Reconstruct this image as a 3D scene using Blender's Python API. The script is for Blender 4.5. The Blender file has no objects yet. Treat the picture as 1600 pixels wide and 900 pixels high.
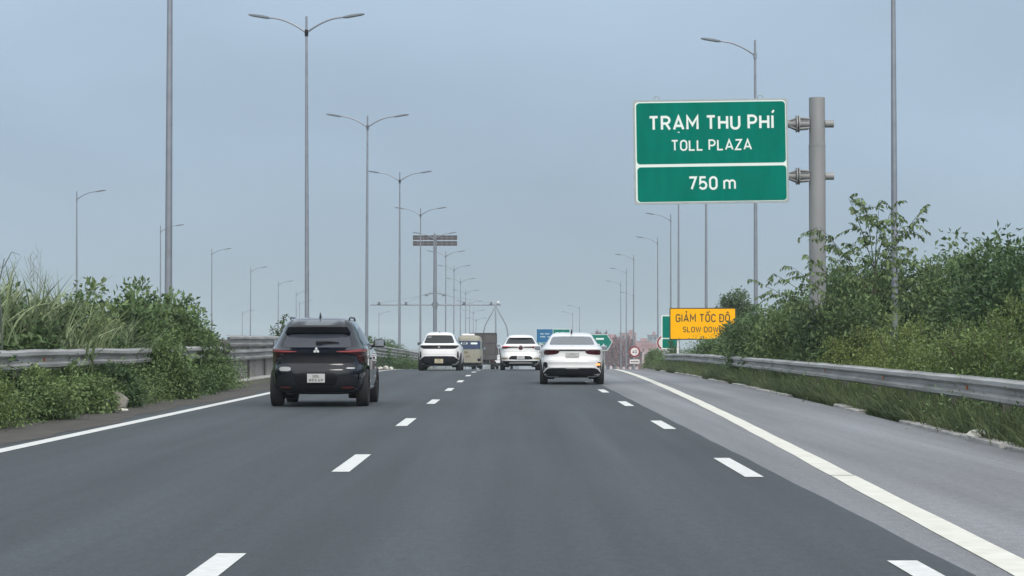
import bpy, bmesh, math, random
import numpy as np
from mathutils import Vector, Matrix

R = math.radians
PI = math.pi
scene = bpy.context.scene
COL = scene.collection

# ------------------------------------------------------------------ camera
F_PX = 3420.0
cam_d = bpy.data.cameras.new('camera')
cam_d.sensor_width = 36.0
cam_d.lens = F_PX / 1600.0 * 36.0
cam_d.clip_start = 0.1
cam_d.clip_end = 9000.0
cam = bpy.data.objects.new('camera', cam_d)
COL.objects.link(cam)
cam.location = (0, 0, 1.21)
cam.rotation_euler = (R(90) + math.atan(82 / F_PX), 0, math.atan(4 / F_PX))
scene.camera = cam

# ------------------------------------------------------------------ sky and sun (bright overcast, hazy)
SUN_EL, SUN_ROT = 44.0, 166.0
world = bpy.data.worlds.new('World')
scene.world = world
world.use_nodes = True
nt = world.node_tree
nt.nodes.clear()
w_out = nt.nodes.new('ShaderNodeOutputWorld')
w_bg = nt.nodes.new('ShaderNodeBackground')
w_bg.inputs['Strength'].default_value = 0.1
sky = nt.nodes.new('ShaderNodeTexSky')
sky.sky_type = 'NISHITA'
sky.sun_disc = False
sky.sun_elevation = R(SUN_EL)
sky.sun_rotation = R(SUN_ROT)
sky.air_density = 1.0
sky.dust_density = 3.0
sky.ozone_density = 1.5
w_tc = nt.nodes.new('ShaderNodeTexCoord')
w_sep = nt.nodes.new('ShaderNodeSeparateXYZ')
w_ramp = nt.nodes.new('ShaderNodeValToRGB')
e = w_ramp.color_ramp.elements
e[0].position, e[0].color = 0.0, (0.285, 0.348, 0.395, 1)
e[1].position, e[1].color = 1.0, (0.70, 0.74, 0.77, 1)
for p, c in ((0.02, (0.296, 0.372, 0.432, 1)), (0.08, (0.306, 0.400, 0.505, 1)), (0.16, (0.350, 0.448, 0.562, 1)), (0.45, (0.55, 0.625, 0.69, 1))):
    q = e.new(p)
    q.color = c
w_mul = nt.nodes.new('ShaderNodeVectorMath')
w_mul.operation = 'SCALE'
w_mul.inputs['Scale'].default_value = 11.2
w_map = nt.nodes.new('ShaderNodeMapping')
w_map.inputs['Scale'].default_value = (1.0, 1.0, 2.4)
w_map.inputs['Location'].default_value = (0.35, 0.2, 0.1)
w_noise = nt.nodes.new('ShaderNodeTexNoise')
w_noise.inputs['Scale'].default_value = 4.2
w_noise.inputs['Detail'].default_value = 4.0
w_noise.inputs['Roughness'].default_value = 0.45
w_mr = nt.nodes.new('ShaderNodeMapRange')
w_mr.inputs['From Min'].default_value = 0.3
w_mr.inputs['From Max'].default_value = 0.7
w_mr.inputs['To Min'].default_value = 0.91
w_mr.inputs['To Max'].default_value = 1.10
w_mul2 = nt.nodes.new('ShaderNodeVectorMath')
w_mul2.operation = 'SCALE'
w_mix = nt.nodes.new('ShaderNodeMixRGB')
w_mix.inputs['Fac'].default_value = 0.93
L = nt.links.new
L(w_tc.outputs['Generated'], w_sep.inputs[0])
L(w_sep.outputs['Z'], w_ramp.inputs['Fac'])
w_warm = nt.nodes.new('ShaderNodeMixRGB')            # unseen sunward sky tinted warm white, added to warm the light
w_warm.inputs['Color2'].default_value = (0.575, 0.585, 0.575, 1)
w_wf = nt.nodes.new('ShaderNodeMapRange')
w_wf.interpolation_type = 'SMOOTHSTEP'
w_wf.inputs['From Min'].default_value = 0.1
w_wf.inputs['From Max'].default_value = 0.95
L(w_ramp.outputs['Color'], w_warm.inputs['Color1'])
L(w_wf.outputs['Result'], w_warm.inputs['Fac'])
L(w_warm.outputs['Color'], w_mul.inputs[0])
L(w_tc.outputs['Generated'], w_map.inputs['Vector'])
L(w_map.outputs['Vector'], w_noise.inputs['Vector'])
L(w_noise.outputs['Fac'], w_mr.inputs['Value'])
L(w_mul.outputs[0], w_mul2.inputs[0])
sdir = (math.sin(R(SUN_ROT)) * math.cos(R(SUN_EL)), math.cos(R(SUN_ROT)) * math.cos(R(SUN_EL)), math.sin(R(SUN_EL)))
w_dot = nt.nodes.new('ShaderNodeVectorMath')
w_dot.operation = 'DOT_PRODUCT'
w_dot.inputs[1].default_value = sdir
w_glow = nt.nodes.new('ShaderNodeMapRange')          # unseen sky round the sun brightened, behind the camera, to light rear faces
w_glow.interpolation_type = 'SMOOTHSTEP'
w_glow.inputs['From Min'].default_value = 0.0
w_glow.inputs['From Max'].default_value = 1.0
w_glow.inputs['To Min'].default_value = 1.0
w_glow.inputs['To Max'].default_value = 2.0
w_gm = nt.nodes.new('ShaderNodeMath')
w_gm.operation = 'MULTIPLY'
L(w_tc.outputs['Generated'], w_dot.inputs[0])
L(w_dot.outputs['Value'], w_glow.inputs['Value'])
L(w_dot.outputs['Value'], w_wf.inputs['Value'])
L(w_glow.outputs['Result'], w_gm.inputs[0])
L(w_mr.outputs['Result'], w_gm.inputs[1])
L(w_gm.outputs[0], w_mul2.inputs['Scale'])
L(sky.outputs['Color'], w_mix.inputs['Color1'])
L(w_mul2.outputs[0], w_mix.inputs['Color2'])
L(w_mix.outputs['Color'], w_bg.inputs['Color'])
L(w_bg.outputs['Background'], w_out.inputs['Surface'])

sun_d = bpy.data.lights.new('sun', 'SUN')
sun_d.energy = 1.5
sun_d.angle = R(25)
sun_d.color = (1.0, 0.965, 0.91)
sun = bpy.data.objects.new('sun', sun_d)
COL.objects.link(sun)
sun.location = (0, 0, 60)
sd = Vector((math.sin(R(SUN_ROT)) * math.cos(R(SUN_EL)), math.cos(R(SUN_ROT)) * math.cos(R(SUN_EL)), math.sin(R(SUN_EL))))
sun.rotation_euler = sd.to_track_quat('Z', 'Y').to_euler()

vs = scene.view_settings
vs.view_transform = 'Standard'
vs.look = 'None'
vs.gamma = 1.0
vs.use_curve_mapping = False
vs.exposure = 0.17
scene.cycles.use_denoising = True
scene.cycles.max_bounces = 8
scene.cycles.volume_bounces = 1

# ------------------------------------------------------------------ materials
MATS = {}


def mat(name, col, rough=0.6, metal=0.0, var=0.0, scale=4.0, coat=0.0, spec=0.5, bump=0.0, bscale=40.0, col2=None, emit=None, stretch=None, detail=5.0):
    if name in MATS:
        return MATS[name]
    m = bpy.data.materials.new(name)
    m.use_nodes = True
    n = m.node_tree
    b = n.nodes['Principled BSDF']
    b.inputs['Base Color'].default_value = (*col, 1)
    b.inputs['Roughness'].default_value = rough
    b.inputs['Metallic'].default_value = metal
    b.inputs['Specular IOR Level'].default_value = spec
    b.inputs['Coat Weight'].default_value = coat
    b.inputs['Coat Roughness'].default_value = 0.04
    if emit:
        b.inputs['Emission Color'].default_value = (*emit[0], 1)
        b.inputs['Emission Strength'].default_value = emit[1]
    if var or col2 or bump:
        tc = n.nodes.new('ShaderNodeTexCoord')
        mp = n.nodes.new('ShaderNodeMapping')
        if stretch:
            mp.inputs['Scale'].default_value = stretch
        n.links.new(tc.outputs['Object'], mp.inputs['Vector'])
    if var or col2:
        t = n.nodes.new('ShaderNodeTexNoise')
        t.inputs['Scale'].default_value = scale
        t.inputs['Detail'].default_value = detail
        t.inputs['Roughness'].default_value = 0.6
        n.links.new(mp.outputs['Vector'], t.inputs['Vector'])
        r = n.nodes.new('ShaderNodeValToRGB')
        a = col2 if col2 else tuple(c * (1 - var) for c in col)
        c2 = col if col2 else tuple(min(1, c * (1 + var)) for c in col)
        r.color_ramp.elements[0].position = 0.33
        r.color_ramp.elements[0].color = (*a, 1)
        r.color_ramp.elements[1].position = 0.67
        r.color_ramp.elements[1].color = (*c2, 1)
        n.links.new(t.outputs['Fac'], r.inputs['Fac'])
        n.links.new(r.outputs['Color'], b.inputs['Base Color'])
    if bump:
        t2 = n.nodes.new('ShaderNodeTexNoise')
        t2.inputs['Scale'].default_value = bscale
        t2.inputs['Detail'].default_value = 3
        n.links.new(mp.outputs['Vector'], t2.inputs['Vector'])
        bp = n.nodes.new('ShaderNodeBump')
        bp.inputs['Strength'].default_value = bump
        bp.inputs['Distance'].default_value = 0.02
        n.links.new(t2.outputs['Fac'], bp.inputs['Height'])
        n.links.new(bp.outputs['Normal'], b.inputs['Normal'])
    MATS[name] = m
    return m


def asphalt(name, base, lo, warm):
    m = bpy.data.materials.new(name)
    m.use_nodes = True
    n = m.node_tree
    b = n.nodes['Principled BSDF']
    tc = n.nodes.new('ShaderNodeTexCoord')

    def noise(scale, detail, st=(1, 1, 1), rough=0.6):
        mp = n.nodes.new('ShaderNodeMapping')
        mp.inputs['Scale'].default_value = st
        t = n.nodes.new('ShaderNodeTexNoise')
        t.inputs['Scale'].default_value = scale
        t.inputs['Detail'].default_value = detail
        t.inputs['Roughness'].default_value = rough
        n.links.new(tc.outputs['Object'], mp.inputs['Vector'])
        n.links.new(mp.outputs['Vector'], t.inputs['Vector'])
        return t.outputs['Fac']

    def ramp(src, p0, c0, p1, c1):
        r = n.nodes.new('ShaderNodeValToRGB')
        r.color_ramp.elements[0].position = p0
        r.color_ramp.elements[0].color = (*c0, 1)
        r.color_ramp.elements[1].position = p1
        r.color_ramp.elements[1].color = (*c1, 1)
        n.links.new(src, r.inputs['Fac'])
        return r.outputs['Color']

    def mix(kind, fac, a, c):
        x = n.nodes.new('ShaderNodeMixRGB')
        x.blend_type = kind
        x.inputs['Fac'].default_value = fac
        n.links.new(a, x.inputs['Color1'])
        n.links.new(c, x.inputs['Color2'])
        return x.outputs['Color']
    big = ramp(noise(0.22, 3, (1, 0.35, 1)), 0.3, lo, 0.7, base)
    warmth = ramp(noise(0.12, 2, (1, 0.5, 1)), 0.4, (1, 1, 1), 0.75, warm)
    streak = ramp(noise(2.2, 2, (1, 0.025, 1)), 0.3, (0.82, 0.82, 0.82), 0.7, (1.10, 1.10, 1.10))
    grain = ramp(noise(70, 4, (1, 1, 1), 0.8), 0.32, (0.55, 0.55, 0.55), 0.70, (1.5, 1.5, 1.5))
    speck = ramp(noise(14, 6, (1, 0.5, 1), 0.8), 0.35, (0.80, 0.80, 0.80), 0.68, (1.16, 1.16, 1.16))
    sx = n.nodes.new('ShaderNodeSeparateXYZ')
    n.links.new(tc.outputs['Object'], sx.inputs[0])
    last = sx.outputs['X']
    for op, v in (('ADD', 1.6 + 3.72 * 4), ('MODULO', 3.72), ('SUBTRACT', 1.86), ('ABSOLUTE', 0), ('SUBTRACT', 0.82), ('ABSOLUTE', 0)):
        mm = n.nodes.new('ShaderNodeMath')
        mm.operation = op
        mm.inputs[1].default_value = v
        n.links.new(last, mm.inputs[0])
        last = mm.outputs[0]
    track = ramp(last, 0.05, (1.12, 1.12, 1.12), 0.5, (0.95, 0.95, 0.95))     # wheel tracks polished by traffic
    c = mix('MULTIPLY', 1, big, warmth)
    c = mix('MULTIPLY', 1, c, track)
    c = mix('MULTIPLY', 1, c, streak)
    c = mix('MULTIPLY', 1, c, grain)
    c = mix('MULTIPLY', 1, c, speck)
    n.links.new(c, b.inputs['Base Color'])
    b.inputs['Roughness'].default_value = 0.72
    b.inputs['Specular IOR Level'].default_value = 0.35
    bp = n.nodes.new('ShaderNodeBump')
    bp.inputs['Strength'].default_value = 0.25
    bp.inputs['Distance'].default_value = 0.006
    n.links.new(noise(160, 2), bp.inputs['Height'])
    n.links.new(bp.outputs['Normal'], b.inputs['Normal'])
    return m


def leafmat(name, c_lo, c_hi, trans=0.3):
    m = bpy.data.materials.new(name)
    m.use_nodes = True
    n = m.node_tree
    b = n.nodes['Principled BSDF']
    out = n.nodes['Material Output']
    at = n.nodes.new('ShaderNodeAttribute')
    at.attribute_name = 'tint'
    r = n.nodes.new('ShaderNodeValToRGB')
    r.color_ramp.elements[0].color = (*c_lo, 1)
    r.color_ramp.elements[1].color = (*c_hi, 1)
    n.links.new(at.outputs['Fac'], r.inputs['Fac'])
    oi = n.nodes.new('ShaderNodeObjectInfo')          # every plant a little paler or deeper than its neighbour
    hsv = n.nodes.new('ShaderNodeHueSaturation')
    mv = n.nodes.new('ShaderNodeMapRange')
    mv.inputs['To Min'].default_value = 0.68
    mv.inputs['To Max'].default_value = 1.38
    mh = n.nodes.new('ShaderNodeMath')
    mh.operation = 'MULTIPLY_ADD'
    mh.inputs[1].default_value = -0.05
    mh.inputs[2].default_value = 0.52
    n.links.new(oi.outputs['Random'], mv.inputs['Value'])
    n.links.new(oi.outputs['Random'], mh.inputs[0])
    n.links.new(mv.outputs['Result'], hsv.inputs['Value'])
    n.links.new(mh.outputs[0], hsv.inputs['Hue'])
    n.links.new(r.outputs['Color'], hsv.inputs['Color'])
    r = hsv
    n.links.new(r.outputs['Color'], b.inputs['Base Color'])
    b.inputs['Roughness'].default_value = 0.5
    b.inputs['Specular IOR Level'].default_value = 0.35
    tr = n.nodes.new('ShaderNodeBsdfTranslucent')
    n.links.new(r.outputs['Color'], tr.inputs['Color'])
    mx = n.nodes.new('ShaderNodeMixShader')
    mx.inputs['Fac'].default_value = trans
    n.links.new(b.outputs['BSDF'], mx.inputs[1])
    n.links.new(tr.outputs['BSDF'], mx.inputs[2])
    n.links.new(mx.outputs['Shader'], out.inputs['Surface'])
    return m


M_ROAD = asphalt('asphalt_dark', (0.058, 0.070, 0.079), (0.047, 0.057, 0.065), (1.10, 0.96, 1.0))
M_SHOULDER = asphalt('asphalt_pale', (0.212, 0.221, 0.240), (0.176, 0.183, 0.198), (1.03, 0.99, 0.98))
M_DIRT = mat('shoulder_dirt', (0.085, 0.078, 0.072), 0.95, col2=(0.05, 0.046, 0.043), scale=2.2, bump=0.5, bscale=25)
M_SOIL = mat('soil', (0.11, 0.10, 0.075), 0.95, col2=(0.05, 0.06, 0.035), scale=0.8, bump=0.4, bscale=8)
M_PAINT = mat('road_paint', (0.70, 0.71, 0.71), 0.6, col2=(0.56, 0.56, 0.55), scale=9, detail=9)
M_PAINT_OLD = mat('road_paint_worn', (0.70, 0.695, 0.64), 0.6, col2=(0.58, 0.57, 0.50), scale=3.5, detail=9)
M_STEEL = mat('galvanised_steel', (0.40, 0.41, 0.42), 0.5, 0.55, col2=(0.27, 0.275, 0.28), scale=1.3, stretch=(1, 0.5, 3))
M_RAIL = mat('weathered_rail', (0.43, 0.43, 0.43), 0.6, 0.25, col2=(0.23, 0.225, 0.22), scale=1.4, stretch=(1, 0.35, 4))
M_POST = mat('rail_post', (0.10, 0.10, 0.095), 0.8, 0.2, col2=(0.08, 0.08, 0.075), scale=5)
M_POLE = mat('lamp_steel', (0.23, 0.25, 0.29), 0.45, 0.4, var=0.12, scale=2)
M_LAMPHEAD = mat('lamp_housing', (0.16, 0.18, 0.21), 0.5, 0.3)
M_CONC = mat('concrete', (0.36, 0.35, 0.33), 0.9, col2=(0.17, 0.165, 0.16), scale=1.6, stretch=(1, 1, 0.25), bump=0.2, bscale=30)
M_KERB = mat('kerb_concrete', (0.50, 0.49, 0.47), 0.9, col2=(0.27, 0.26, 0.25), scale=2.0, bump=0.2)
M_BARK = mat('bark', (0.10, 0.085, 0.065), 0.9, var=0.3, scale=12)
M_ROCK = mat('stone', (0.34, 0.32, 0.29), 0.95, col2=(0.16, 0.15, 0.13), scale=5, bump=0.5)
M_LITTER = mat('pale_litter', (0.62, 0.60, 0.55), 0.8, var=0.15, scale=8)
M_ORANGE = mat('reflector_orange', (0.50, 0.17, 0.05), 0.4)
M_LEAF_D = leafmat('leaf_dark', (0.036, 0.064, 0.026), (0.140, 0.232, 0.092))
M_LEAF_M = leafmat('leaf_mid', (0.050, 0.088, 0.031), (0.190, 0.300, 0.118))
M_LEAF_Y = leafmat('leaf_yellowgreen', (0.050, 0.082, 0.022), (0.215, 0.300, 0.095))
M_REED = leafmat('reed_blade', (0.10, 0.14, 0.065), (0.34, 0.41, 0.22))
M_GRASS = leafmat('grass_blade', (0.030, 0.056, 0.022), (0.135, 0.180, 0.072))
M_LEAF_P = leafmat('leaf_pinkbrown', (0.16, 0.095, 0.10), (0.44, 0.27, 0.28))
M_FILL = mat('twig_shade', (0.035, 0.048, 0.026), 0.95, var=0.35, scale=5)

# ------------------------------------------------------------------ mesh helpers


class MB:
    """collects shapes and links them as one mesh object"""

    def __init__(s):
        s.v = []
        s.f = []
        s.m = []
        s.sm = []

    def add(s, vs_, fs, mi=0, smooth=False):
        o = len(s.v)
        s.v += [tuple(p) for p in vs_]
        for f in fs:
            s.f.append(tuple(i + o for i in f))
            s.m.append(mi)
            s.sm.append(smooth)
        return s

    def box(s, c, d, mi=0, rot=None, bev=0.0):
        hx, hy, hz = d[0] / 2, d[1] / 2, d[2] / 2
        if bev:
            b = min(bev, hx * .9, hy * .9, hz * .9)
            bm = bmesh.new()
            bmesh.ops.create_cube(bm, size=1)
            for v in bm.verts:
                v.co = Vector((v.co.x * d[0], v.co.y * d[1], v.co.z * d[2]))
            bmesh.ops.bevel(bm, geom=bm.edges[:], offset=b, segments=2, affect='EDGES', profile=0.6)
            bm.verts.index_update()
            P = [v.co.copy() for v in bm.verts]
            Fs = [[v.index for v in f.verts] for f in bm.faces]
            bm.free()
        else:
            P = [Vector((x, y, z)) for x in (-hx, hx) for y in (-hy, hy) for z in (-hz, hz)]
            Fs = [(0, 1, 3, 2), (4, 6, 7, 5), (0, 4, 5, 1), (2, 3, 7, 6), (0, 2, 6, 4), (1, 5, 7, 3)]
        if rot is not None:
            P = [rot @ p for p in P]
        return s.add([p + Vector(c) for p in P], Fs, mi)

    def tube(s, pts, rad, n=8, mi=0, caps=True):
        pts = [Vector(p) for p in pts]
        if not isinstance(rad, (list, tuple)):
            rad = [rad] * len(pts)
        vs_, fs = [], []
        t0 = (pts[1] - pts[0]).normalized()
        ref = Vector((0, 0, 1)) if abs(t0.z) < 0.9 else Vector((1, 0, 0))
        u = t0.cross(ref).normalized()
        for i, p in enumerate(pts):
            t = (pts[min(i + 1, len(pts) - 1)] - pts[max(i - 1, 0)]).normalized()
            u = (u - t * u.dot(t)).normalized()
            w = t.cross(u)
            for k in range(n):
                a = 2 * PI * k / n
                vs_.append(p + (u * math.cos(a) + w * math.sin(a)) * rad[i])
        for i in range(len(pts) - 1):
            for k in range(n):
                k2 = (k + 1) % n
                fs.append((i * n + k, i * n + k2, (i + 1) * n + k2, (i + 1) * n + k))
        o = len(s.v)
        s.add(vs_, fs, mi, True)
        if caps:
            s.f.append(tuple(o + k for k in range(n))[::-1])
            s.m.append(mi)
            s.sm.append(False)
            e_ = o + (len(pts) - 1) * n
            s.f.append(tuple(e_ + k for k in range(n)))
            s.m.append(mi)
            s.sm.append(False)
        return s

    def sweep(s, prof, path, mi=0, closed=True, smooth=False):
        """prof: (side, up) loop; path: points; the side axis is horizontal, right of travel"""
        path = [Vector(p) for p in path]
        n = len(prof)
        vs_, fs = [], []
        for i, p in enumerate(path):
            t = path[min(i + 1, len(path) - 1)] - path[max(i - 1, 0)]
            r = Vector((t.y, -t.x, 0)).normalized()
            for a, b in prof:
                vs_.append(p + r * a + Vector((0, 0, b)))
        m = n if closed else n - 1
        for i in range(len(path) - 1):
            for k in range(m):
                k2 = (k + 1) % n
                fs.append((i * n + k, (i + 1) * n + k, (i + 1) * n + k2, i * n + k2))
        if closed:
            fs.append(tuple(range(n)))
            fs.append(tuple((len(path) - 1) * n + k for k in range(n))[::-1])
        return s.add(vs_, fs, mi, smooth)

    def prism(s, poly, y0, y1, mi=0):
        """poly in (x, z), extruded from y0 to y1"""
        n = len(poly)
        vs_ = [(x, y0, z) for x, z in poly] + [(x, y1, z) for x, z in poly]
        fs = [tuple(range(n)), tuple(range(2 * n - 1, n - 1, -1))]
        for i in range(n):
            j = (i + 1) % n
            fs.append((j, i, n + i, n + j))
        return s.add(vs_, fs, mi)

    def build(s, name, mats, parent=None, loc=None, fix=False):
        me = bpy.data.meshes.new(name)
        me.from_pydata(s.v, [], s.f)
        if not isinstance(mats, (list, tuple)):
            mats = [mats]
        for m in mats:
            me.materials.append(m)
        me.polygons.foreach_set('material_index', s.m)
        me.polygons.foreach_set('use_smooth', s.sm)
        me.update()
        if any(s.sm):
            me.set_sharp_from_angle(angle=R(38))
        if fix:
            bm = bmesh.new()
            bm.from_mesh(me)
            bmesh.ops.recalc_face_normals(bm, faces=bm.faces[:])
            bm.to_mesh(me)
            bm.free()
        return link(name, me, parent, loc)


def link(name, me, parent=None, loc=None):
    o = bpy.data.objects.new(name, me)
    COL.objects.link(o)
    if parent is not None:
        o.parent = parent
    if loc is not None:
        o.location = loc
    return o


def tag(o, label=None, cat=None, group=None, kind=None):
    if label:
        o['label'] = label
    if cat:
        o['category'] = cat
    if group:
        o['group'] = group
    if kind:
        o['kind'] = kind
    return o


def thing(name, label, cat, loc=(0, 0, 0), rz=0.0, group=None):
    o = bpy.data.objects.new(name, None)
    o.empty_display_size = 0.2
    COL.objects.link(o)
    o.location = loc
    o.rotation_euler = (0, 0, rz)
    return tag(o, label, cat, group)


def dup(o, parent=None):
    c = o.copy()
    COL.objects.link(c)
    if parent is not None:
        c.parent = parent
    for ch in list(o.children):
        dup(ch, c)
    return c


def mesh_arrays(name, V, Fc, mats, tint=None, smooth=False):
    """numpy verts (n,3) + faces (m,k) into a mesh"""
    me = bpy.data.meshes.new(name)
    k = Fc.shape[1]
    me.vertices.add(len(V))
    me.vertices.foreach_set('co', V.astype(np.float32).ravel())
    me.loops.add(Fc.size)
    me.loops.foreach_set('vertex_index', Fc.astype(np.int32).ravel())
    me.polygons.add(len(Fc))
    me.polygons.foreach_set('loop_start', (np.arange(len(Fc)) * k).astype(np.int32))
    me.update(calc_edges=True)
    for m in (mats if isinstance(mats, (list, tuple)) else [mats]):
        me.materials.append(m)
    if tint is not None:
        a = me.attributes.new('tint', 'FLOAT', 'POINT')
        a.data.foreach_set('value', tint.astype(np.float32))
    me.validate()
    return me


# ------------------------------------------------------------------ writing


def _arc(cx, cy, rx, ry, a0, a1, n=9):
    return [(cx + rx * math.cos(R(a0 + (a1 - a0) * i / n)), cy + ry * math.sin(R(a0 + (a1 - a0) * i / n))) for i in range(n + 1)]


_O = _arc(.27, .70, .27, .30, 0, 180) + _arc(.27, .30, .27, .30, 180, 360)
_D = [(0, 0), (0, 1), (.24, 1)] + _arc(.26, .68, .29, .32, 90, 0, 5) + _arc(.26, .32, .29, .32, 0, -90, 5) + [(0, 0)]
_S = _arc(.26, .755, .25, .245, 25, 270, 12) + _arc(.26, .255, .26, .255, 90, -155, 12)
# strokes of a narrow road-sign alphabet: glyph -> (width, strokes); a stroke ending on its first point is a closed loop
GLYPH = {
    'T': (.56, [[(0, 1), (.56, 1)], [(.28, 1), (.28, 0)]]),
    'R': (.54, [[(0, 0), (0, 1), (.26, 1)] + _arc(.27, .74, .25, .26, 85, -85, 8) + [(.26, .48), (0, .48)], [(.28, .48), (.54, 0)]]),
    'P': (.52, [[(0, 0), (0, 1), (.26, 1)] + _arc(.27, .72, .25, .28, 85, -85, 8) + [(.26, .44), (0, .44)]]),
    'A': (.64, [[(0, 0), (.32, 1), (.64, 0)], [(.10, .28), (.54, .28)]]),
    'M': (.70, [[(0, 0), (0, 1), (.35, .34), (.70, 1), (.70, 0)]]),
    'N': (.56, [[(0, 0), (0, 1), (.56, 0), (.56, 1)]]),
    'W': (.84, [[(0, 1), (.21, 0), (.42, .9), (.63, 0), (.84, 1)]]),
    'H': (.55, [[(0, 0), (0, 1)], [(.55, 0), (.55, 1)], [(0, .51), (.55, .51)]]),
    'U': (.55, [[(0, 1), (0, .29)] + _arc(.275, .29, .275, .29, 180, 360) + [(.55, 1)]]),
    'I': (.0, [[(0, 0), (0, 1)]]),
    'L': (.46, [[(0, 1), (0, 0), (.46, 0)]]),
    'Z': (.52, [[(0, 1), (.52, 1), (0, 0), (.52, 0)]]),
    'E': (.46, [[(.46, 1), (0, 1), (0, 0), (.46, 0)], [(0, .52), (.40, .52)]]),
    'O': (.54, [_O + _O[:1]]),
    'C': (.52, [_arc(.27, .70, .27, .30, 10, 180) + _arc(.27, .30, .27, .30, 180, 350)]),
    'G': (.54, [_arc(.27, .70, .27, .30, 15, 180) + _arc(.27, .30, .27, .30, 180, 360) + [(.54, .48), (.30, .48)]]),
    'D': (.55, [_D]),
    'S': (.52, [_S]),
    '0': (.50, [_arc(.25, .72, .25, .28, 0, 180) + _arc(.25, .28, .25, .28, 180, 360) + [(.50, .72)]]),
    '1': (.22, [[(0, .78), (.22, 1), (.22, 0)]]),
    '2': (.50, [_arc(.25, .74, .25, .26, 165, -35, 9) + [(0, 0), (.50, 0)]]),
    '3': (.50, [_arc(.24, .76, .23, .24, 160, -85, 9) + [(.16, .52)], [(.20, .52)] + _arc(.24, .26, .26, .26, 85, -160, 10)]),
    '4': (.54, [[(.54, .24), (0, .24), (.34, 1)], [(.38, .55), (.38, 0)]]),
    '5': (.50, [[(.46, 1), (.06, 1), (.03, .50)] + _arc(.24, .32, .26, .30, 125, -155, 12)]),
    '6': (.50, [[(.36, 1), (.05, .44)] + _arc(.25, .29, .25, .29, 150, 505, 14)]),
    '7': (.50, [[(0, 1), (.50, 1), (.17, 0)]]),
    '8': (.50, [_arc(.25, .765, .21, .235, -90, 270, 14), _arc(.25, .265, .25, .265, 90, 450, 14)]),
    '9': (.50, [[(.14, 0), (.45, .56)] + _arc(.25, .71, .25, .29, -30, 325, 14)]),
    'm': (.80, [[(0, 0), (0, .70)], [(0, .50)] + _arc(.20, .50, .20, .20, 150, 0, 6) + [(.40, 0)], [(.40, .50)] + _arc(.60, .50, .20, .20, 150, 0, 6) + [(.80, 0)]]),
    '.': (.0, [[(0, 0), (0, .03)]]),
}
ACCENT = {
    'Ạ': ('A', [[(.32, -.27), (.32, -.20)]]),
    'Í': ('I', [[(-.02, 1.22), (.11, 1.42)]]),
    'Ả': ('A', [_arc(.32, 1.36, .08, .08, 150, -60, 6) + [(.32, 1.22)]]),
    'Ố': ('O', [[(.10, 1.20), (.27, 1.36), (.44, 1.20)], [(.46, 1.36), (.58, 1.52)]]),
    'Ộ': ('O', [[(.10, 1.20), (.27, 1.36), (.44, 1.20)], [(.27, -.27), (.27, -.20)]]),
    'Đ': ('D', [[(-.13, .52), (.24, .52)]]),
}


def text_mb(body, width=None, height=None, at=(0, 0, 0), bold=0.012, depth=0.004, mb=None, mi=0):
    """flat lettering in the XZ plane, facing -Y, centred on at (x, y, z of the cap middle); width and cap height are metres"""
    wt = 0.115 + 2.4 * bold
    strokes, x = [], 0.0
    for ch in body:
        if ch == ' ':
            x += .36
            continue
        base, extra = ACCENT.get(ch, (ch, []))
        w, st = GLYPH[base]
        for q in st:
            strokes.append(([(x + a, wt / 2 + b * (1 - wt)) for a, b in q], wt))
        for q in extra:
            strokes.append(([(x + a, wt / 2 + b * (1 - wt)) for a, b in q], wt * (.8 if ch != 'Đ' else .7)))
        x += w + wt + .13
    x1 = x - .13 - wt
    sz = height
    sx = width / (x1 + wt) if width else sz
    mb = mb or MB()
    k = 0
    for P, w in strokes:
        P = [Vector(p) for p in P]
        P = [p for i, p in enumerate(P) if i == 0 or (p - P[i - 1]).length > 1e-5]
        closed = (P[0] - P[-1]).length < 1e-4 and len(P) > 3
        if closed:
            P = P[:-1]
        n = len(P)
        Lp, Rp = [], []
        for i in range(n):
            d1 = (P[i] - P[i - 1]).normalized() if (i > 0 or closed) else None
            d2 = (P[(i + 1) % n] - P[i]).normalized() if (i < n - 1 or closed) else None
            d1 = d1 or d2
            d2 = d2 or d1
            t_ = (d1 + d2)
            t_ = t_.normalized() if t_.length > 1e-4 else d1
            nv = Vector((-t_.y, t_.x))
            c = max(.42, nv.dot(Vector((-d1.y, d1.x))))
            Lp.append(P[i] + nv * (w / 2 / c))
            Rp.append(P[i] - nv * (w / 2 / c))
        m3 = lambda p: (at[0] + (p.x - x1 / 2) * sx, at[1] - depth - 0.00004 * (k % 60), at[2] + (p.y - .5) * sz)
        for i in range(n if closed else n - 1):
            j = (i + 1) % n
            mb.add([m3(Rp[i]), m3(Rp[j]), m3(Lp[j]), m3(Lp[i])], [(0, 1, 2, 3)], mi)
            k += 1
    return mb


# ------------------------------------------------------------------ terrain: the carriageway runs level, then tips over a crest and falls towards the toll plaza


def gz(y):
    if y <= 70:
        return 0.0
    if y <= 115:
        return -0.0135 * (y - 70) ** 2 / 90.0
    z = -0.0135 * 22.5
    if y <= 280:
        return z - 0.0135 * (y - 115)
    z -= 0.0135 * 165
    if y <= 400:
        t = y - 280
        return z - 0.0135 * t - (0.0215 / 120) * t * t / 2
    z -= 0.0135 * 120 + 0.0215 * 60
    if y <= 560:
        return z - 0.035 * (y - 400)
    z -= 0.035 * 160
    if y <= 700:
        t = y - 560
        return z - 0.035 * t + (0.035 / 140) * t * t / 2
    return z - 0.035 * 70


def lerp(tab, y):
    return float(np.interp(y, [a for a, _ in tab], [b for _, b in tab]))


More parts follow.
